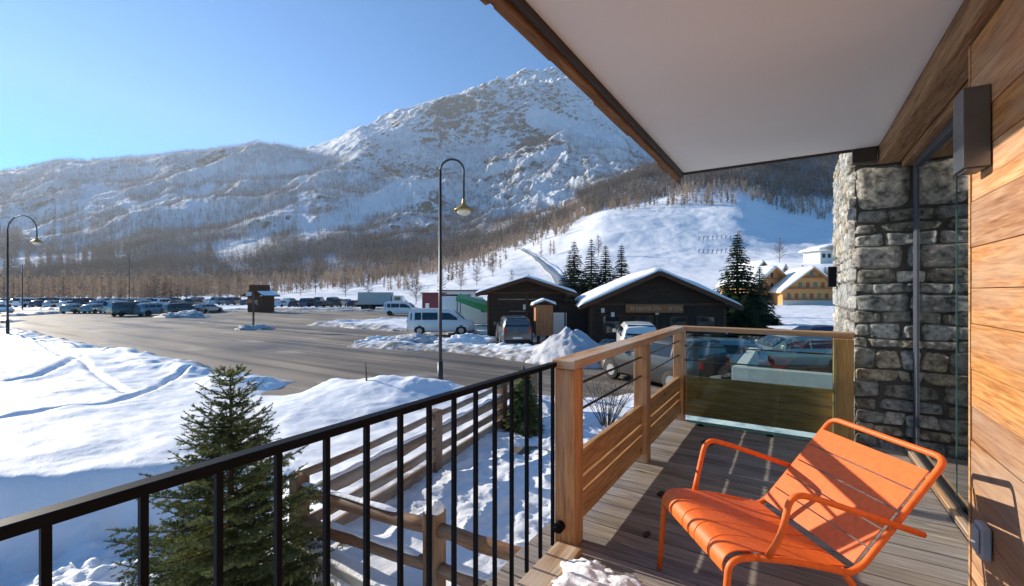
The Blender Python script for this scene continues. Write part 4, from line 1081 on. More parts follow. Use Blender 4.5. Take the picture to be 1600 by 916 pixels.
# ------------------------------------------------------------------ street lamps
def bend(x0, z0, x1, zc, n=10):
    """half circle from (x0,z0) over to (x1,z0)"""
    c = (x0+x1)/2; r = (x1-x0)/2
    return [(c - r*math.cos(math.pi*k/n), 0, z0+r*1.0*math.sin(math.pi*k/n)*zc) for k in range(n+1)]
def street_lamp(label, loc, rz, H, reach, drop):
    t = thing('street_lamp', label, 'street lamp', loc, rz, 'gooseneck street lamps by the road')
    rr = reach/2; zt = H-rr
    mb = MB(); mb.tube([(0,0,-.6),(0,0,1.2),(0,0,zt)], [.075,.062,.045], 12); mb.tube([(0,0,-.3),(0,0,.9)], [.10,.09], 12); mb.build('pole', M['pole'], t, smooth=True)
    mb = MB(); mb.tube(bend(0, zt, reach, 1.0, 14)+[(reach,0,zt-drop)], .036, 10); mb.build('arm', M['pole'], t, smooth=True)
    zl = zt-drop
    prof = [(.05,0),(.07,-.12),(.09,-.2),(.20,-.27),(.33,-.36),(.34,-.40),(.30,-.40)]
    mb = MB(); n = 20; o = 0
    for r_, z_ in prof:
        for j in range(n): mb.v.append((reach+r_*math.cos(6.283*j/n), r_*math.sin(6.283*j/n), zl+z_))
    for k in range(len(prof)-1):
        for j in range(n): mb.f.append((k*n+j, k*n+(j+1)%n, (k+1)*n+(j+1)%n, (k+1)*n+j)); mb.m.append(0)
    mb.build('lamp_shade', M['brass'], t, smooth=True)
    bm = bmesh.new(); bmesh.ops.create_uvsphere(bm, u_segments=18, v_segments=10, radius=.24)
    for v in bm.verts: v.co.z *= .62; v.co += Vector((reach, 0, zl-.42))
    me = bpy.data.meshes.new('lens'); bm.to_mesh(me); bm.free(); me.materials.append(M['lamp_glass']); me.polygons.foreach_set('use_smooth',[True]*len(me.polygons))
    o = bpy.data.objects.new('lens', me); COL.objects.link(o); o.parent = t
    return t
p = G(688, 606); z = gz(p.x, p.y); d = 3.2*FPX/147
street_lamp('tall dark gooseneck street lamp rising behind the black railing', (p.x, p.y, z), YAW, ZP(251, d)-z, .80, .95)
d = 31.0; p = W(12, d); z = gz(p.x, p.y)
street_lamp('dark gooseneck street lamp at the left edge of the snowfield', (p.x, p.y, z), YAW, ZP(339, d)-z, 2.05, .45)
for (px_, d_, yt, lb) in [(35, 82, 415, 'distant straight lamp post at the left end of the car park'), (202, 84, 398, 'distant lamp post in the middle of the parked cars')]:
    p = W(px_, d_); t = thing('car_park_lamp', lb, 'lamp post', (p.x, p.y, -1.75), YAW, 'distant car park lamps')
    h = ZP(yt, d_)+1.75; mb = MB(); mb.tube([(0,0,0),(0,0,h)], [.10,.06], 8); mb.tube([(0,0,h-.3),(-.9,0,h-.35)], .04, 6); mb.build('pole', M['pole'], t)
    mb = MB(); mb.box((-1.8,-.25,h-.52),(-.8,.25,h-.36)); mb.build('lamp_head', M['head'], t, bevel=.03)

# ------------------------------------------------------------------ vehicles
CARPROF = {
 'hatchback': dict(L=4.1, W=1.76, belt=.93, prof=[(2.05,.42),(2.02,.62),(1.85,.74),(1.0,.97),(.25,1.42),(-.4,1.48),(-1.25,1.44),(-1.72,1.28),(-2.0,.96),(-2.05,.55)], ws=(1.0,.25), rs=(-2.0,-1.35), side=(.62,-1.65), r=.31, ax=(1.3,-1.28)),
 'estate car': dict(L=4.6, W=1.80, belt=.93, prof=[(2.3,.42),(2.27,.62),(2.1,.74),(1.15,.96),(.4,1.40),(-.3,1.46),(-1.7,1.42),(-2.1,1.26),(-2.27,.95),(-2.3,.5)], ws=(1.15,.4), rs=(-2.27,-1.75), side=(.75,-2.0), r=.32, ax=(1.42,-1.42)),
 'off-roader': dict(L=4.5, W=1.86, belt=1.08, prof=[(2.25,.5),(2.22,.85),(2.05,.98),(1.15,1.12),(.55,1.66),(-.3,1.74),(-1.8,1.70),(-2.1,1.58),(-2.24,1.1),(-2.25,.55)], ws=(1.15,.55), rs=(-2.24,-1.9), side=(.8,-1.95), r=.36, ax=(1.38,-1.36)),
 'minivan': dict(L=4.9, W=1.90, belt=1.05, prof=[(2.45,.45),(2.42,.85),(2.2,1.02),(1.75,1.12),(1.0,1.78),(.4,1.93),(-1.9,1.93),(-2.3,1.85),(-2.43,1.1),(-2.45,.5)], ws=(1.75,1.0), rs=(-2.43,-2.25), side=(1.3,-2.2), r=.33, ax=(1.5,-1.5)),
 'camper van': dict(L=5.6, W=2.05, belt=1.2, prof=[(2.8,.5),(2.77,1.0),(2.5,1.2),(2.1,1.35),(1.45,2.1),(.9,2.65),(-2.2,2.7),(-2.7,2.65),(-2.78,1.3),(-2.8,.5)], ws=(2.1,1.45), rs=(-2.78,-2.7), side=(1.65,.75), r=.35, ax=(1.85,-1.7)),
}
def top_at(P, x):
    P = sorted(P); xs = [p[0] for p in P]; zs = [p[1] for p in P]; return float(np.interp(x, xs, zs))
def car_section(c, x):
    w_ = c['W']/2; L = c['L']/2; e = max(0, (abs(x)-L*.72)/(L*.28)); w_ *= 1-.16*e**2
    top = top_at(c['prof'], x); belt = min(c['belt'], top-.001); f = max(0, (top-belt))
    gw = w_*(.97-.21*min(1, f/.5)); lo = .22+.10*e
    return w_, top, belt, gw, lo, f
def car_meshes(kind):
    c = CARPROF[kind]; xs = sorted(set([p[0] for p in c['prof']]+list(np.linspace(-c['L']/2, c['L']/2, 26)))); mb = MB(); n = None
    for x in xs:
        w_, top, belt, gw, lo, f = car_section(c, x)
        sec = [(0,lo),(.86*w_,lo),(w_*.98,lo+.1),(w_, .5*(lo+belt)),(w_*.965, belt), (gw+(w_*.965-gw)*.15, belt+f*.72), (gw*.86, top-.02*min(1,f*5)), (0, top+.015)]
        ring = sec+[(-a, b) for a, b in reversed(sec[1:-1])]; n = len(ring)
        mb.v += [(x, a, b) for a, b in ring]
    for k in range(len(xs)-1):
        for j in range(n): mb.f.append((k*n+j,(k+1)*n+j,(k+1)*n+(j+1)%n,k*n+(j+1)%n)); mb.m.append(0)
    mb.f.append(tuple(range(n))); mb.m.append(0); mb.f.append(tuple((len(xs)-1)*n+j for j in reversed(range(n)))); mb.m.append(0)
    gl = MB()
    def side_pts(x, s, u):
        w_, top, belt, gw, lo, f = car_section(c, x); y0, z0 = w_*.965, belt; y1, z1 = gw+(w_*.965-gw)*.15, belt+f*.72
        return (x, s*(y0+(y1-y0)*u+.008), z0+(z1-z0)*u)
    a, b = c['side']; cuts = [a, a-(a-b)*.42, a-(a-b)*.76, b] if kind != 'camper van' else [a, b]
    for s in (-1, 1):
        for x0, x1 in zip(cuts[:-1], cuts[1:]):
            x0 -= .04; x1 += .04; m = [x0, (x0+x1)/2, x1]
            for q0, q1 in zip(m[:-1], m[1:]):
                gl.add([side_pts(q0,s,.10), side_pts(q1,s,.10), side_pts(q1,s,.93), side_pts(q0,s,.93)], [(0,1,2,3)])
    for (xa, xb, sg) in ((*c['ws'], 1), (*c['rs'], -1)):
        pa = car_section(c, xa); pb = car_section(c, xb); off = .022*sg
        t0, t1 = .08, .9; q = lambda t: (xa+(xb-xa)*t, top_at(c['prof'], xa+(xb-xa)*t))
        (x0, z0), (x1, z1) = q(t0), q(t1); w0 = pa[0]*.86*(1-.1*t0); w1 = pb[3]*.84
        gl.add([(x0+off,-w0,z0+.016),(x0+off,w0,z0+.016),(x1+off,w1,z1+.03),(x1+off,-w1,z1+.03)], [(0,1,2,3)])
    arch = MB()
    rr = c['r']+.06; q = [(0,0)]+[(rr*math.cos(t), rr*math.sin(t)) for t in np.linspace(-.2, math.pi+.2, 15)]; arch.prism(q, -.012, .012)
    wh = MB(); wh.tube([(0,-.10,0),(0,-.085,0),(0,.085,0),(0,.10,0)], [c['r']*.9,c['r'],c['r'],c['r']*.9], 20)
    rim = MB(); rim.tube([(0,.075,0),(0,.108,0)], [c['r']*.62,c['r']*.58], 10)
    return c, mb, gl, arch, wh, rim
PAINT = {k: plain(k.replace(' ','_')+'_car_paint', v, .28, .0 if k in ('white','black','red') else .3, var=.03, coat=.6) for k, v in
   {'white': (.72,.72,.71), 'silver': (.42,.44,.45), 'grey green': (.30,.36,.33), 'black': (.015,.015,.017), 'dark blue': (.02,.035,.08), 'dark grey': (.08,.085,.09), 'red': (.30,.03,.02), 'light blue': (.20,.30,.36)}.items()}
PR = {}
def make_car(kind, paint, full=True):
    key = (kind, paint, full)
    if key in PR: t = copy_tree(PR[key]); return t
    k2 = (kind, 'm')
    if k2 not in PR:
        c, mb, gl, arch, wh, rim = car_meshes(kind)
        tmp = [mb.build('body', PAINT['white'], None, smooth=True), gl.build('window_glass', M['car_glass']), arch.build('wheel_arch', M['tyre']), wh.build('wheel', M['tyre'], None, smooth=True), rim.build('rim', M['rim'])]
        PR[k2] = (c, [o.data for o in tmp])
        for o in tmp: bpy.data.objects.remove(o)
    c, ms = PR[k2]
    t = thing('parked_car', None, None)
    def ob(nm, me, par=t, loc=(0,0,0), rz=0):
        o = bpy.data.objects.new(nm, me); COL.objects.link(o); o.parent = par; o.location = loc; o.rotation_euler.z = rz; return o
    me = ms[0].copy(); me.materials.clear(); me.materials.append(PAINT[paint]); bo = ob('body', me); 
    es = bo.modifiers.new('es','EDGE_SPLIT'); es.split_angle = R(40)
    ob('window', ms[1])
    for x in c['ax']:
        for s in (-1, 1):
            wv = ob('wheel', ms[3], t, (x, s*(c['W']/2-.085), c['r']), 0 if s > 0 else math.pi)
            ob('wheel_arch', ms[2], t, (x, s*c['W']/2*.985, c['r']))
            if full: ob('rim', ms[4], wv)
    for s in (-1, 1):
        w_ = c['W']/2; z = .62 if kind not in ('minivan','camper van','off-roader') else .82
        mb = MB(); mb.box((c['L']/2-.16, s*w_*.62-.16, z-.07),(c['L']/2-.0, s*w_*.62+.14, z+.07)); mb.build('headlight', M['head'], t, bevel=.02)
        mb = MB(); mb.box((-c['L']/2-.01, s*w_*.72-.10, z+.05),(-c['L']/2+.12, s*w_*.72+.09, z+.28)); mb.build('tail_light', M['tail'], t, bevel=.02)
    if full:
        hb_ = c['belt']; xm = c['side'][0]+.02
        for s in (-1, 1):
            mb = MB(); mb.box((xm-.07, s*(c['W']/2+.10)-.09, hb_+.02),(xm+.07, s*(c['W']/2+.10)+.09, hb_+.19)); mb.build('mirror', PAINT[paint], t, bevel=.03)
        for sx in (-1, 1):
            mb = MB(); xb_ = sx*(c['L']/2+.012); mb.box((min(xb_, xb_-sx*.2), -c['W']*.40, .30),(max(xb_, xb_-sx*.2), c['W']*.40, .50)); mb.build('bumper', M['tyre'], t, bevel=.04)
            mb = MB(); mb.box((xb_+sx*.002-.004, -.26, .52),(xb_+sx*.002+.012, .26, .63)); mb.build('number_plate', M['white_paint'], t)
    PR[key] = t
    return t
def put_car(kind, paint, px_, d_, rz, label, group=None, z=GZ, full=True, name='parked_car', cat='car', scale=1):
    t = make_car(kind, paint, full); p = W(px_, d_); t.location = (p.x, p.y, z); t.rotation_euler.z = YAW+rz; t.scale = (scale,)*3
    t.name = name; tag(t, label, cat); 
    if group: t['group'] = group
    return t
put_car('minivan','white',690,33.0,math.pi*1.02-math.pi, 'white minivan parked in the snow right behind the tall lamp post', z=-1.66, name='parked_van', cat='van')
put_car('camper van','white',737,40.0,.15, 'tall white camper van half hidden behind the white minivan', z=-1.60, name='camper_van', cat='camper van')
put_car('off-roader','dark grey',802,26.8,R(96), 'dark grey off-roader parked in front of the small dark chalet', z=-1.66)
put_car('off-roader','white',994,22.5,R(80), 'white off-roader parked in front of the larger chalet')
#put_car('hatchback','dark grey',925,19.0,R(170), 'dark grey hatchback behind the snow heap beside the larger chalet')
put_car('estate car','grey green',1232,18.4,R(178), 'grey green estate car above the pale parapet wall behind the end railing')
put_car('estate car','dark blue',1275,23.5,R(180), 'dark blue estate car behind the grey green one')
put_car('off-roader','black',1028,15.6,R(120), 'black off-roader seen between the wooden railing posts')
put_car('estate car','light blue',1088,17.0,R(174), 'pale blue estate car left of the grey green one')
#put_car('hatchback','red',1308,17.2,R(60), 'dark red hatchback right at the stone pillar behind the end railing')
# far car park rows
ordn = ['first','second','third','fourth','fifth','sixth','seventh','eighth','ninth','tenth','eleventh','twelfth','thirteenth','fourteenth','fifteenth','sixteenth','seventeenth','eighteenth','nineteenth','twentieth']
r = random.Random(21)
def row(px0, px1, d0, step, rname, seed, rot=R(90), skip=.1):
    r = random.Random(seed); px_ = px0; k = 0; u = 0
    while px_ < px1:
        d_ = d0+r.uniform(-1,1)
        if r.random() > skip:
            kind = r.choice(['hatchback','estate car','off-roader','hatchback','estate car','minivan'])
            paint = r.choice(['white','silver','silver','dark grey','black','dark blue','light blue','grey green','white','red' if r.random() < .4 else 'silver'])
            p = W(px_, d_); z = max(-1.75, gz(p.x, p.y)-.05) if d_ < 126 else tz(px_, d_)
            put_car(kind, paint, px_, d_, rot+r.uniform(-.15,.15), f'{paint} {kind}, {ordn[k]} from the left in the {rname}', 'cars parked in the far car park', z=z, full=False)
            k += 1
        px_ += step*FPX/d_*r.uniform(.95,1.15)
        if k >= 20: break
row(120, 335, 69, 3.1, 'front row of the car park', 1)
row(-5, 335, 93, 3.1, 'middle row of the car park', 2, skip=.05)
row(40, 335, 107, 3.1, 'rear row of the car park', 3)
row(-5, 335, 121, 3.1, 'hindmost row of the car park', 9)
row(345, 640, 108, 3.3, 'rear row by the ticket hut', 12)
row(205, 300, 61, 3.3, 'short row nearest the road', 14, rot=R(70))
row(418, 565, 92, 2.8, 'front row by the ticket hut', 4, skip=.0)
row(-5, 40, 66, 5.2, 'short row beside the left lamp post', 6, rot=R(4), skip=0)
row(628, 665, 62, 3.6, 'short row just left of the white minivan', 7, rot=R(10), skip=0)
# lorry with grey box body
lr = thing('box_lorry', 'grey box lorry parked at the far side of the car park', 'lorry', W(590, 80, -1.72), YAW+.05)
mb = MB(); mb.box((-3.2,-1.2,1.0),(2.6,1.2,3.2)); mb.build('box_body', M['trailer'], lr, bevel=.03)
mb = MB(); mb.box((-3.4,-1.1,.55),(4.6,1.1,.98)); mb.build('chassis', M['black_metal'], lr)
mb = MB(); mb.prism([(2.8,.99),(4.8,.99),(4.8,1.7),(4.4,2.6),(2.8,2.6)],-1.15,1.15); mb.build('cab', PAINT['white'], lr, bevel=.05)
mb = MB(); mb.box((3.3,-1.17,1.75),(4.3,1.17,2.35)); mb.build('window', M['car_glass'], lr)
for x in (-2.2,-1.1,3.8):
    for s in (-1,1):
        mb = MB(); mb.tube([(x,s*1.0-.14,.48),(x,s*1.0+.14,.48)], .48, 16); mb.build('wheel', M['tyre'], lr)
# maroon hoarding, container cabin and green canopy behind the vans
mt = thing('maroon_kiosk', 'small dark red kiosk behind the white minivan', 'kiosk', W(678, 48, -1.7), YAW)
mb = MB(); mb.box((-1.1,-.9,0),(1.1,.9,3.0)); mb.build('wall', M['maroon'], mt, bevel=.02)
mb = MB(); mb.box((-.75,-.925,.5),(-.35,-.905,2.0)); mb.build('poster', M['white_paint'], mt)
mb = MB(); mb.box((-1.25,-1.05,3.002),(1.25,1.05,3.14)); mb.build('roof', M['maroon'], mt, bevel=.01)
cb = thing('site_cabin', 'low white cabin with a window strip above the camper van', 'cabin', W(716, 56, -1.7), YAW)
mb = MB(); mb.box((-2.2,-1.2,0),(2.2,1.2,3.3)); mb.build('wall', M['white_wall'], cb)
mb = MB(); mb.box((-1.7,-1.22,2.2),(1.7,-1.203,2.9)); mb.build('window', M['car_glass'], cb)
mb = MB(); mb.box((-2.4,-1.4,3.303),(2.4,1.4,3.45)); mb.build('roof', M['dark_trim'], cb)
gc = thing('green_canopy', 'bright green canopy at the left eave of the small chalet', 'canopy', W(745, 37, -1.7), YAW)
mb = MB(); mb.add([(-1.6,-1.2,2.75),(1.7,-1.2,1.9),(1.7,1.2,2.2),(-1.6,1.2,3.05),(-1.6,-1.2,2.45),(1.7,-1.2,1.2),(1.7,1.2,1.6),(-1.6,1.2,2.8)], [(0,1,2,3),(4,7,6,5),(0,4,5,1),(1,5,6,2),(2,6,7,3),(3,7,4,0)]); mb.build('cover', M['green_tarp'], gc)
for x, h in ((-1.5,2.5),(1.6,1.25)):
    for y in (-1.1,1.1):
        mb = MB(); mb.tube([(x,y,0),(x,y,h)], .04, 6); mb.build('post', M['pole'], gc)

# ------------------------------------------------------------------ chalets
def gable_snow(hw, ze, za, y0, y1, th, mb, ov=0.06, seed=0):
    """soft snow blanket on a gable roof, local coords, ridge along y"""
    nx, ny = 28, 14; o = len(mb.v)
    for s in (0, 1):
        for i in range(nx+1):
            for j in range(ny+1):
                u = i/nx*2-1; v = j/ny; x = u*(hw+ov); y = y0+(y1-y0)*v
                zb = za+(ze-za)*abs(u)*(hw+ov)/hw
                if s == 0: z = zb+.004
                else:
                    e = min(1, (1-abs(u))*14)**.5*min(1, min(v,1-v)*16+.25)**.5
                    z = zb+.01+th*e*(.85+.35*mnoise.noise(Vector((x*.6+seed, y*.6, 0))))-.10*th*math.exp(-(u*6)**2)
                mb.v.append((x, y, z))
    m = (nx+1)*(ny+1)
    for i in range(nx):
        for j in range(ny):
            a = o+i*(ny+1)+j; b = a+ny+1
            mb.f.append((a,a+1,b+1,b)); mb.f.append((a+m,b+m,b+1+m,a+1+m)); mb.m += [0,0]
    for i in range(nx):
        for j in (0, ny):
            a = o+i*(ny+1)+j; b = a+ny+1; mb.f.append((a,b,b+m,a+m)); mb.m.append(0)
    for j in range(ny):
        for i in (0, nx):
            a = o+i*(ny+1)+j; b = a+1; mb.f.append((a,b,b+m,a+m)); mb.m.append(0)
def chalet(label, px_, d_, rz, hw, roof_hw, ze, za, depth, over, snow=.35, rwood='dark_wood', name='chalet'):
    t = thing(name, label, 'chalet', W(px_, d_, GZ-.05), YAW+rz)
    b = -.0
    k = (za-ze)/roof_hw; zwall = lambda x: za-.16-k*abs(x)
    mb = MB(); mb.prism([(-hw,-.3),(hw,-.3),(hw,zwall(hw)),(0,zwall(0)),(-hw,zwall(hw))], 0, depth); mb.build('wall', M[rwood], t)
    # horizontal boarding and beams on the gable
    mb = MB()
    z = .3
    while z < za-.5:
        lim = min(hw, (za-.2-z)/k)-.05
        if lim > .3: mb.box((-lim,-.022,z),(lim,-.003,z+.15))
        z += .19
    mb.build('boarding', M['dark_wood'], t)
    mb = MB()
    for z in (zwall(hw)-.1,): mb.box((-hw-.15,-.10,z),(hw+.15,-.024,z+.16))
    for x in (-hw+.05, hw-.05, 0): mb.box((x-.08,-.09,0.0),(x+.08,-.025,min(zwall(abs(x))-.25, zwall(hw)-.12)))
    mb.build('beam', M['dark_wood_red'], t, bevel=.01)
    mb = MB(); th = .14
    for s in (-1, 1):
        vs = [(0,-over,za),(s*roof_hw,-over,ze),(s*roof_hw,depth+.4,ze),(0,depth+.4,za)]
        lo = [(x,y,z-th) for x,y,z in vs]; mb.add(vs+lo, [(0,1,2,3),(4,7,6,5),(0,4,5,1),(1,5,6,2),(2,6,7,3)])
    mb.build('roof', M['dark_wood'], t)
    mb = MB()
    for s in (-1, 1):
        mb.bar((s*.02,-over-.02,za-.10),(s*roof_hw,-over-.02,ze-.10),.04,.26)
    mb.build('barge_board', M['dark_wood_red'], t)
    if snow:
        mb = MB(); gable_snow(roof_hw, ze, za, -over-.0, depth+.45, snow, mb, seed=px_); mb.build('roof_snow', M['snow'], t, smooth=True)
    return t
# larger chalet (z values are measured from the ground)
d2 = 27.0; g0 = -GZ+.05
c2 = chalet('larger dark wooden chalet with snowy roof and orange sign board', 1026, d2, -.10, 4.0, 4.72, ZP(481,d2)+g0, ZP(427,d2)+g0, 10, .9, .38)
mb = MB(); mb.box((-1.9,-.30,2.02),(1.5,-.24,2.52)); sg = mb.build('sign_board', M['sign_wood'], c2, bevel=.01)
mb = MB(); r = random.Random(3); x = -1.6
for k in range(17):
    if k == 11: x += .35; continue
    w_ = r.uniform(.09,.14); h = r.uniform(.15,.19); zz = 2.27
    mb.box((x,-.318,zz-h/2),(x+.028,-.304,zz+h/2))
    if k % 3 != 1: mb.box((x+.03,-.318,zz+h/2-.03),(x+w_,-.304,zz+h/2))
    if k % 2 == 0: mb.box((x+.03,-.318,zz-h/2),(x+w_,-.304,zz-h/2+.03))
    if k % 3 == 0: mb.box((x+w_-.001,-.318,zz-h/2),(x+w_+.026,-.304,zz+h/2))
    x += w_+.055
mb.build('lettering', M['letter'], sg)
for x0 in (-3.2,-1.2,.8,2.4):
    mb = MB(); mb.box((x0,-.05,.75),(x0+.95,-.026,1.75)); wn = mb.build('window', M['car_glass'], c2)
    mb = MB(); mb.box((x0-.07,-.075,.68),(x0,-.0265,1.82)); mb.box((x0+.95,-.075,.68),(x0+1.02,-.0265,1.82)); mb.box((x0,-.075,1.751),(x0+.95,-.0265,1.82)); mb.box((x0,-.075,.68),(x0+.95,-.0265,.749)); mb.build('frame', M['dark_wood_red'], wn)
for x0, z0 in ((-3.35,2.0),(-2.75,1.75),(-.1,1.9)):
    mb = MB(); mb.box((x0,-.16,z0),(x0+.2,-.10,z0+.28)); mb.build('notice', M['white_paint'], c2)
# small chalet
d1 = 31.0
c1 = chalet('smaller dark wooden chalet with thin snow on its low roof', 823, d1, -.06, 2.75, 3.5, ZP(461,d1)+g0, ZP(436,d1)+g0, 7, .8, .22)
mb = MB(); mb.box((-2.0,-.06,2.72),(1.5,-.03,2.80)); mb.box((-1.2,-.06,1.9),(-.1,-.03,1.96)); mb.build('trim', M['log'], c1)
mb = MB(); mb.box((-.25,-.08,2.05),(-.05,-.03,2.4)); mb.build('lamp', M['white_paint'], c1)
mb = MB(); mb.box((1.0,-.05,0.0),(1.9,-.027,2.0)); mb.build('door', M['dark_wood_red'], c1)
# lean-to side of the small chalet, dark, linking to the right
ln = thing('shed', 'dark open shed joined to the right side of the small chalet', 'shed', W(893, 30.5, GZ), YAW-.06)
mb = MB(); mb.box((-.9,0,0),(1.0,4,2.5)); mb.build('wall', M['dark_wood'], ln)
mb = MB(); mb.add([(-1.1,-.4,2.9),(1.15,-.4,2.45),(1.15,4.2,2.45),(-1.1,4.2,2.9),(-1.1,-.4,2.78),(1.15,-.4,2.33),(1.15,4.2,2.33),(-1.1,4.2,2.78)], [(0,1,2,3),(4,7,6,5),(0,4,5,1),(1,5,6,2),(2,6,7,3),(3,7,4,0)]); mb.build('roof', M['dark_wood'], ln)
# orange information pillar
ip = thing('information_pillar', 'orange wooden information pillar with a snow cap beside the small chalet', 'pillar', W(849, 26.5, GZ), YAW+.15)
mb = MB(); mb.box((-.52,-.28,.62),(.52,.28,2.45)); mb.build('board', M['orange_wood'], ip, bevel=.015)
for x in (-.3,.25):
    mb = MB(); mb.box((x-.08,-.1,-.1),(x+.08,.1,.618)); mb.build('leg', M['dark_wood_red'], ip)
mb = MB(); mb.prism([(-.72,2.38),(0,2.64),(.72,2.38),(.72,2.46),(0,2.72),(-.72,2.46)],-.42,.42); mb.build('roof', M['dark_wood_red'], ip)
mb = MB(); gable_snow(.66,2.47,2.725,-.40,.40,.16,mb); mb.build('roof_snow', M['snow'], ip, smooth=True)
wp = thing('notice_board', 'pale grey notice board leaning right of the orange information pillar', 'notice board', W(873, 28.3, GZ), YAW)
mb = MB(); mb.box((-.5,-.04,.35),(.5,.04,1.9)); mb.build('board', M['white_wall'], wp)
for x in (-.4,.4):
    mb = MB(); mb.box((x-.04,-.09,0),(x+.04,-.045,1.9)); mb.build('post', M['dark_wood'], wp)
# wooden hut + sign pole in the car park island
hut = thing('ticket_hut', 'small dark wooden hut on the far side of the car park', 'hut', W(408, 72, GZ), YAW-.3)
mb = MB(); mb.box((-1.5,-1.2,0),(1.5,1.2,2.6)); mb.build('wall', M['dark_wood_red'], hut)
mb = MB(); mb.prism([(-2.2,2.5),(0,3.7),(2.2,2.5),(2.2,2.68),(0,3.9),(-2.2,2.68)],-1.7,1.7); mb.build('roof', M['dark_wood_red'], hut)
mb = MB(); gable_snow(2.1,2.70,3.9,-1.6,1.6,.12,mb); mb.build('roof_snow', M['snow'], hut, smooth=True)
mb = MB(); mb.box((-.6,-1.23,1.1),(.6,-1.205,2.0)); mb.build('window', M['car_glass'], hut)
ps = thing('sign_post', 'brown sign post with red and white plates on the car park island', 'sign post', W(396, 38.6, GZ), YAW)
mb = MB(); mb.tube([(0,0,-.3),(0,0,3.9)], [.09,.07], 8); mb.build('pole', M['stick'], ps)
mb = MB(); mb.box((-.62,-.10,2.9),(-.12,-.075,3.25)); mb.build('plate', M['white_paint'], ps)
mb = MB(); mb.box((-.52,-.10,2.25),(-.12,-.075,2.65)); mb.build('plate', PAINT['red'], ps)
mb = MB(); mb.box((-.3,-.12,3.32),(1.5,-.085,3.85)); mb.build('plate', M['dark_wood_red'], ps)
# yellow houses
def yhouse(label, px_, d_, rz, hw, ze, za, depth, seed, base):
    t = thing('timber_house', label, 'house', W(px_, d_, base), YAW+rz, 'yellow wooden houses on the right slope'); k = (za-ze)/(hw+.9)
    mb = MB(); mb.prism([(-hw,-2),(hw,-2),(hw,ze+.2),(0,za-.25),(-hw,ze+.2)],0,depth); mb.build('wall', M['yellow_wood'], t)
    mb = MB(); mb.box((-hw-.05,-.08,-2),(hw+.05,-.002,1.5)); mb.build('plinth', M['white_wall'], t)
    mb = MB()
    for s in (-1,1):
        vs = [(0,-1.6,za),(s*(hw+.9),-1.6,ze),(s*(hw+.9),depth+.8,ze),(0,depth+.8,za)]; mb.add(vs+[(x,y,z-.25) for x,y,z in vs], [(0,1,2,3),(4,7,6,5),(0,4,5,1),(1,5,6,2),(2,6,7,3)])
    mb.build('roof', M['yellow_wood'], t)
    mb = MB(); gable_snow(hw+.9, ze, za, -1.6, depth+.8, .6, mb, seed=seed); mb.build('roof_snow', M['snow'], t, smooth=True)
    z = 1.9; 
    while z < za-1.8:
        lim = min(hw-.6, (za-.9-z-1.2)/k)
        n_ = max(1, int(2*lim/1.5))
        for q in range(n_):
            x = -lim+(q+.5)*2*lim/n_; mb = MB(); mb.box((x-.38,-.05,z),(x+.38,-.003,z+1.25)); mb.build('window', M['winred'] if q % 2 else M['car_glass'], t)
        mb = MB(); mb.box((-min(hw,(za-.4-z)/k),-.95,z-.32),(min(hw,(za-.4-z)/k),-.055,z-.2)); mb.build('balcony', M['winred'], t)
        z += 2.6
    return t
yhouse('large yellow timber house with tall gable windows right of the tall spruce', 1268, 104, -.2, 6.2, 3.4, 9.2, 12, 5, -1.9)
yhouse('yellow timber house partly behind the tall spruce', 1206, 112, .25, 5.4, 5.0, 9.8, 12, 6, -1.9)
yhouse('narrow yellow timber house at the left of the yellow pair', 1188, 122, .1, 3.5, 7.0, 11.8, 10, 7, -1.9)
hh = thing('hill_house', 'white house with a broad snowy roof high on the right slope', 'house', W(1300, 175, tz(1300,175)-.5), YAW+.2)
mb = MB(); mb.box((-5.5,0,-2),(6,8,5.4)); mb.build('wall', M['white_wall'], hh)
for q in range(4):
    mb = MB(); mb.box((-4.6+q*2.6,-.06,2.6),(-3.2+q*2.6,-.003,4.2)); mb.build('window', M['dark_wood'], hh)
mb = MB(); gable_snow(7,5.4,7.6,-1,9,.7,mb); mb.build('roof_snow', M['snow'], hh, smooth=True)
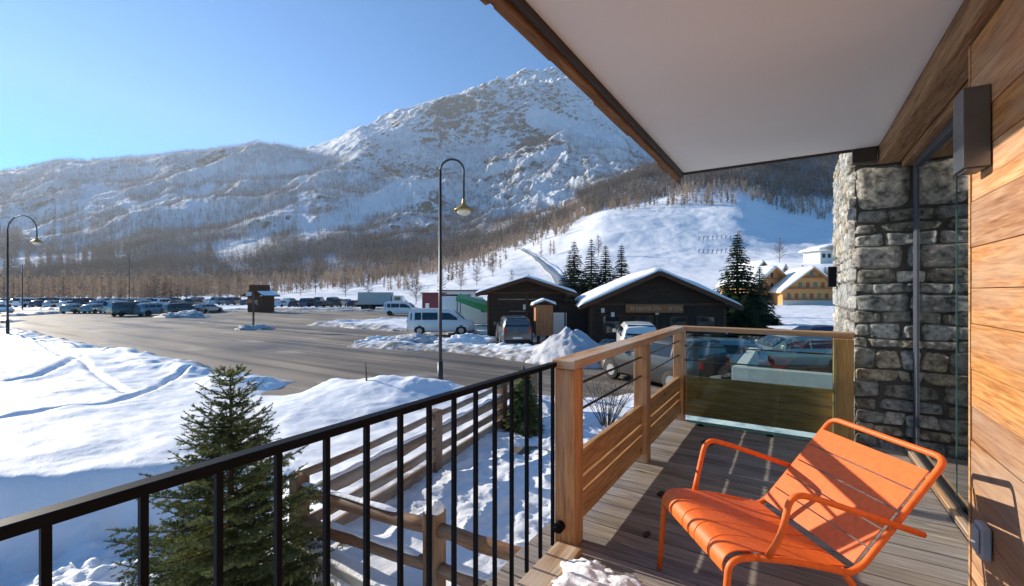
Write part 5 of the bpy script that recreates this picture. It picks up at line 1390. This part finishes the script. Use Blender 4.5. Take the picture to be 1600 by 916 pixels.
# lift track up the slope
lt = thing('lift_track', 'long grey conveyor lift track climbing the snowy slope', 'ski lift', W(880, 150, tz(880,150)))
pts = []
for k in range(21):
    u = k/20; px_ = 880+(808-880)*u; d_ = 150+(470-150)*u; pts.append(W(px_, d_, tz(px_, d_)+1.6))
mb = MB()
for a, b in zip(pts[:-1], pts[1:]): mb.bar(a, b, 3.2, .8)
mb.build('track', M['trailer'], lt, world=True)
for k, p in enumerate(pts[::3]):
    mb = MB(); mb.box((p.x-.3,p.y-.3,p.z-3.2),(p.x+.3,p.y+.3,p.z-.41)); mb.build('support', M['frame_grey'], lt, world=True)
mb = MB()
for a, b in zip(pts[:-1], pts[1:]): mb.bar(a+Vector((1.6,.6,1.5)), b+Vector((1.6,.6,1.5)), .4, .3)
mb.build('guard_rail', M['frame_grey'], lt, world=True)
# course gate poles on the piste
k = 0
for rw, (y_, d_) in enumerate(((378, 330), (392, 290))):
    for q in range(8):
        px_ = 1092+q*7; z = tz(px_, d_); p = W(px_, d_, z)
        if 'gate_proto' not in PR:
            mb = MB(); mb.box((-.18,-.18,-.5),(.18,.18,2.6)); mb.box((-.18,-.05,2.0),(.9,.05,2.6)); o = mb.build('gate_pole', PAINT['dark blue']); PR['gate_proto'] = o
        else: o = PR['gate_proto'].copy(); COL.objects.link(o)
        o.location = p; tag(o, f"small dark gate pole, {ordn[q]} from the left in the {('upper','lower')[rw]} row on the piste", 'gate pole', 'gate poles on the piste')
# snow heaps
p = W(892, 20.6, -1.8); lump('snow_heap', 'broad grey cone of ploughed snow beside the wooden railing', 'snow heap', p, 1.9,1.6,1.55, M['snow_dirty'], 23, .16, cone=True)
for i_, (px_, d_, rx, ry, rz, mt, lb) in enumerate([(290,56,2.8,1.2,.75,'snow_dirty','long grey snow heap in the middle of the car park'),(212,64,1.6,1.0,.9,'snow','small white snow heap in front of the parked cars'),
    (398,38.4,1.35,.8,.42,'snow_dirty','low dirty snow heap around the sign post'),(600,27.8,1.6,.8,.45,'snow','white snow bank left of the tall lamp post'),(655,27.0,1.6,1.0,.6,'snow_dirty','grey snow bank below the white minivan'),
    (735,26.8,1.8,1.0,.62,'snow','white snow bank right of the white minivan'),(780,24.2,1.6,.9,.45,'snow','lumpy snow bank below the silver off-roader'),(835,22.4,1.6,.8,.5,'snow','snow bank between the off-roader and the grey cone')]):
    lump('snow_heap', lb, 'snow heap', W(px_, d_, -1.82), rx, ry, rz, M[mt], 30+i_, .5).rotation_euler.z = YAW
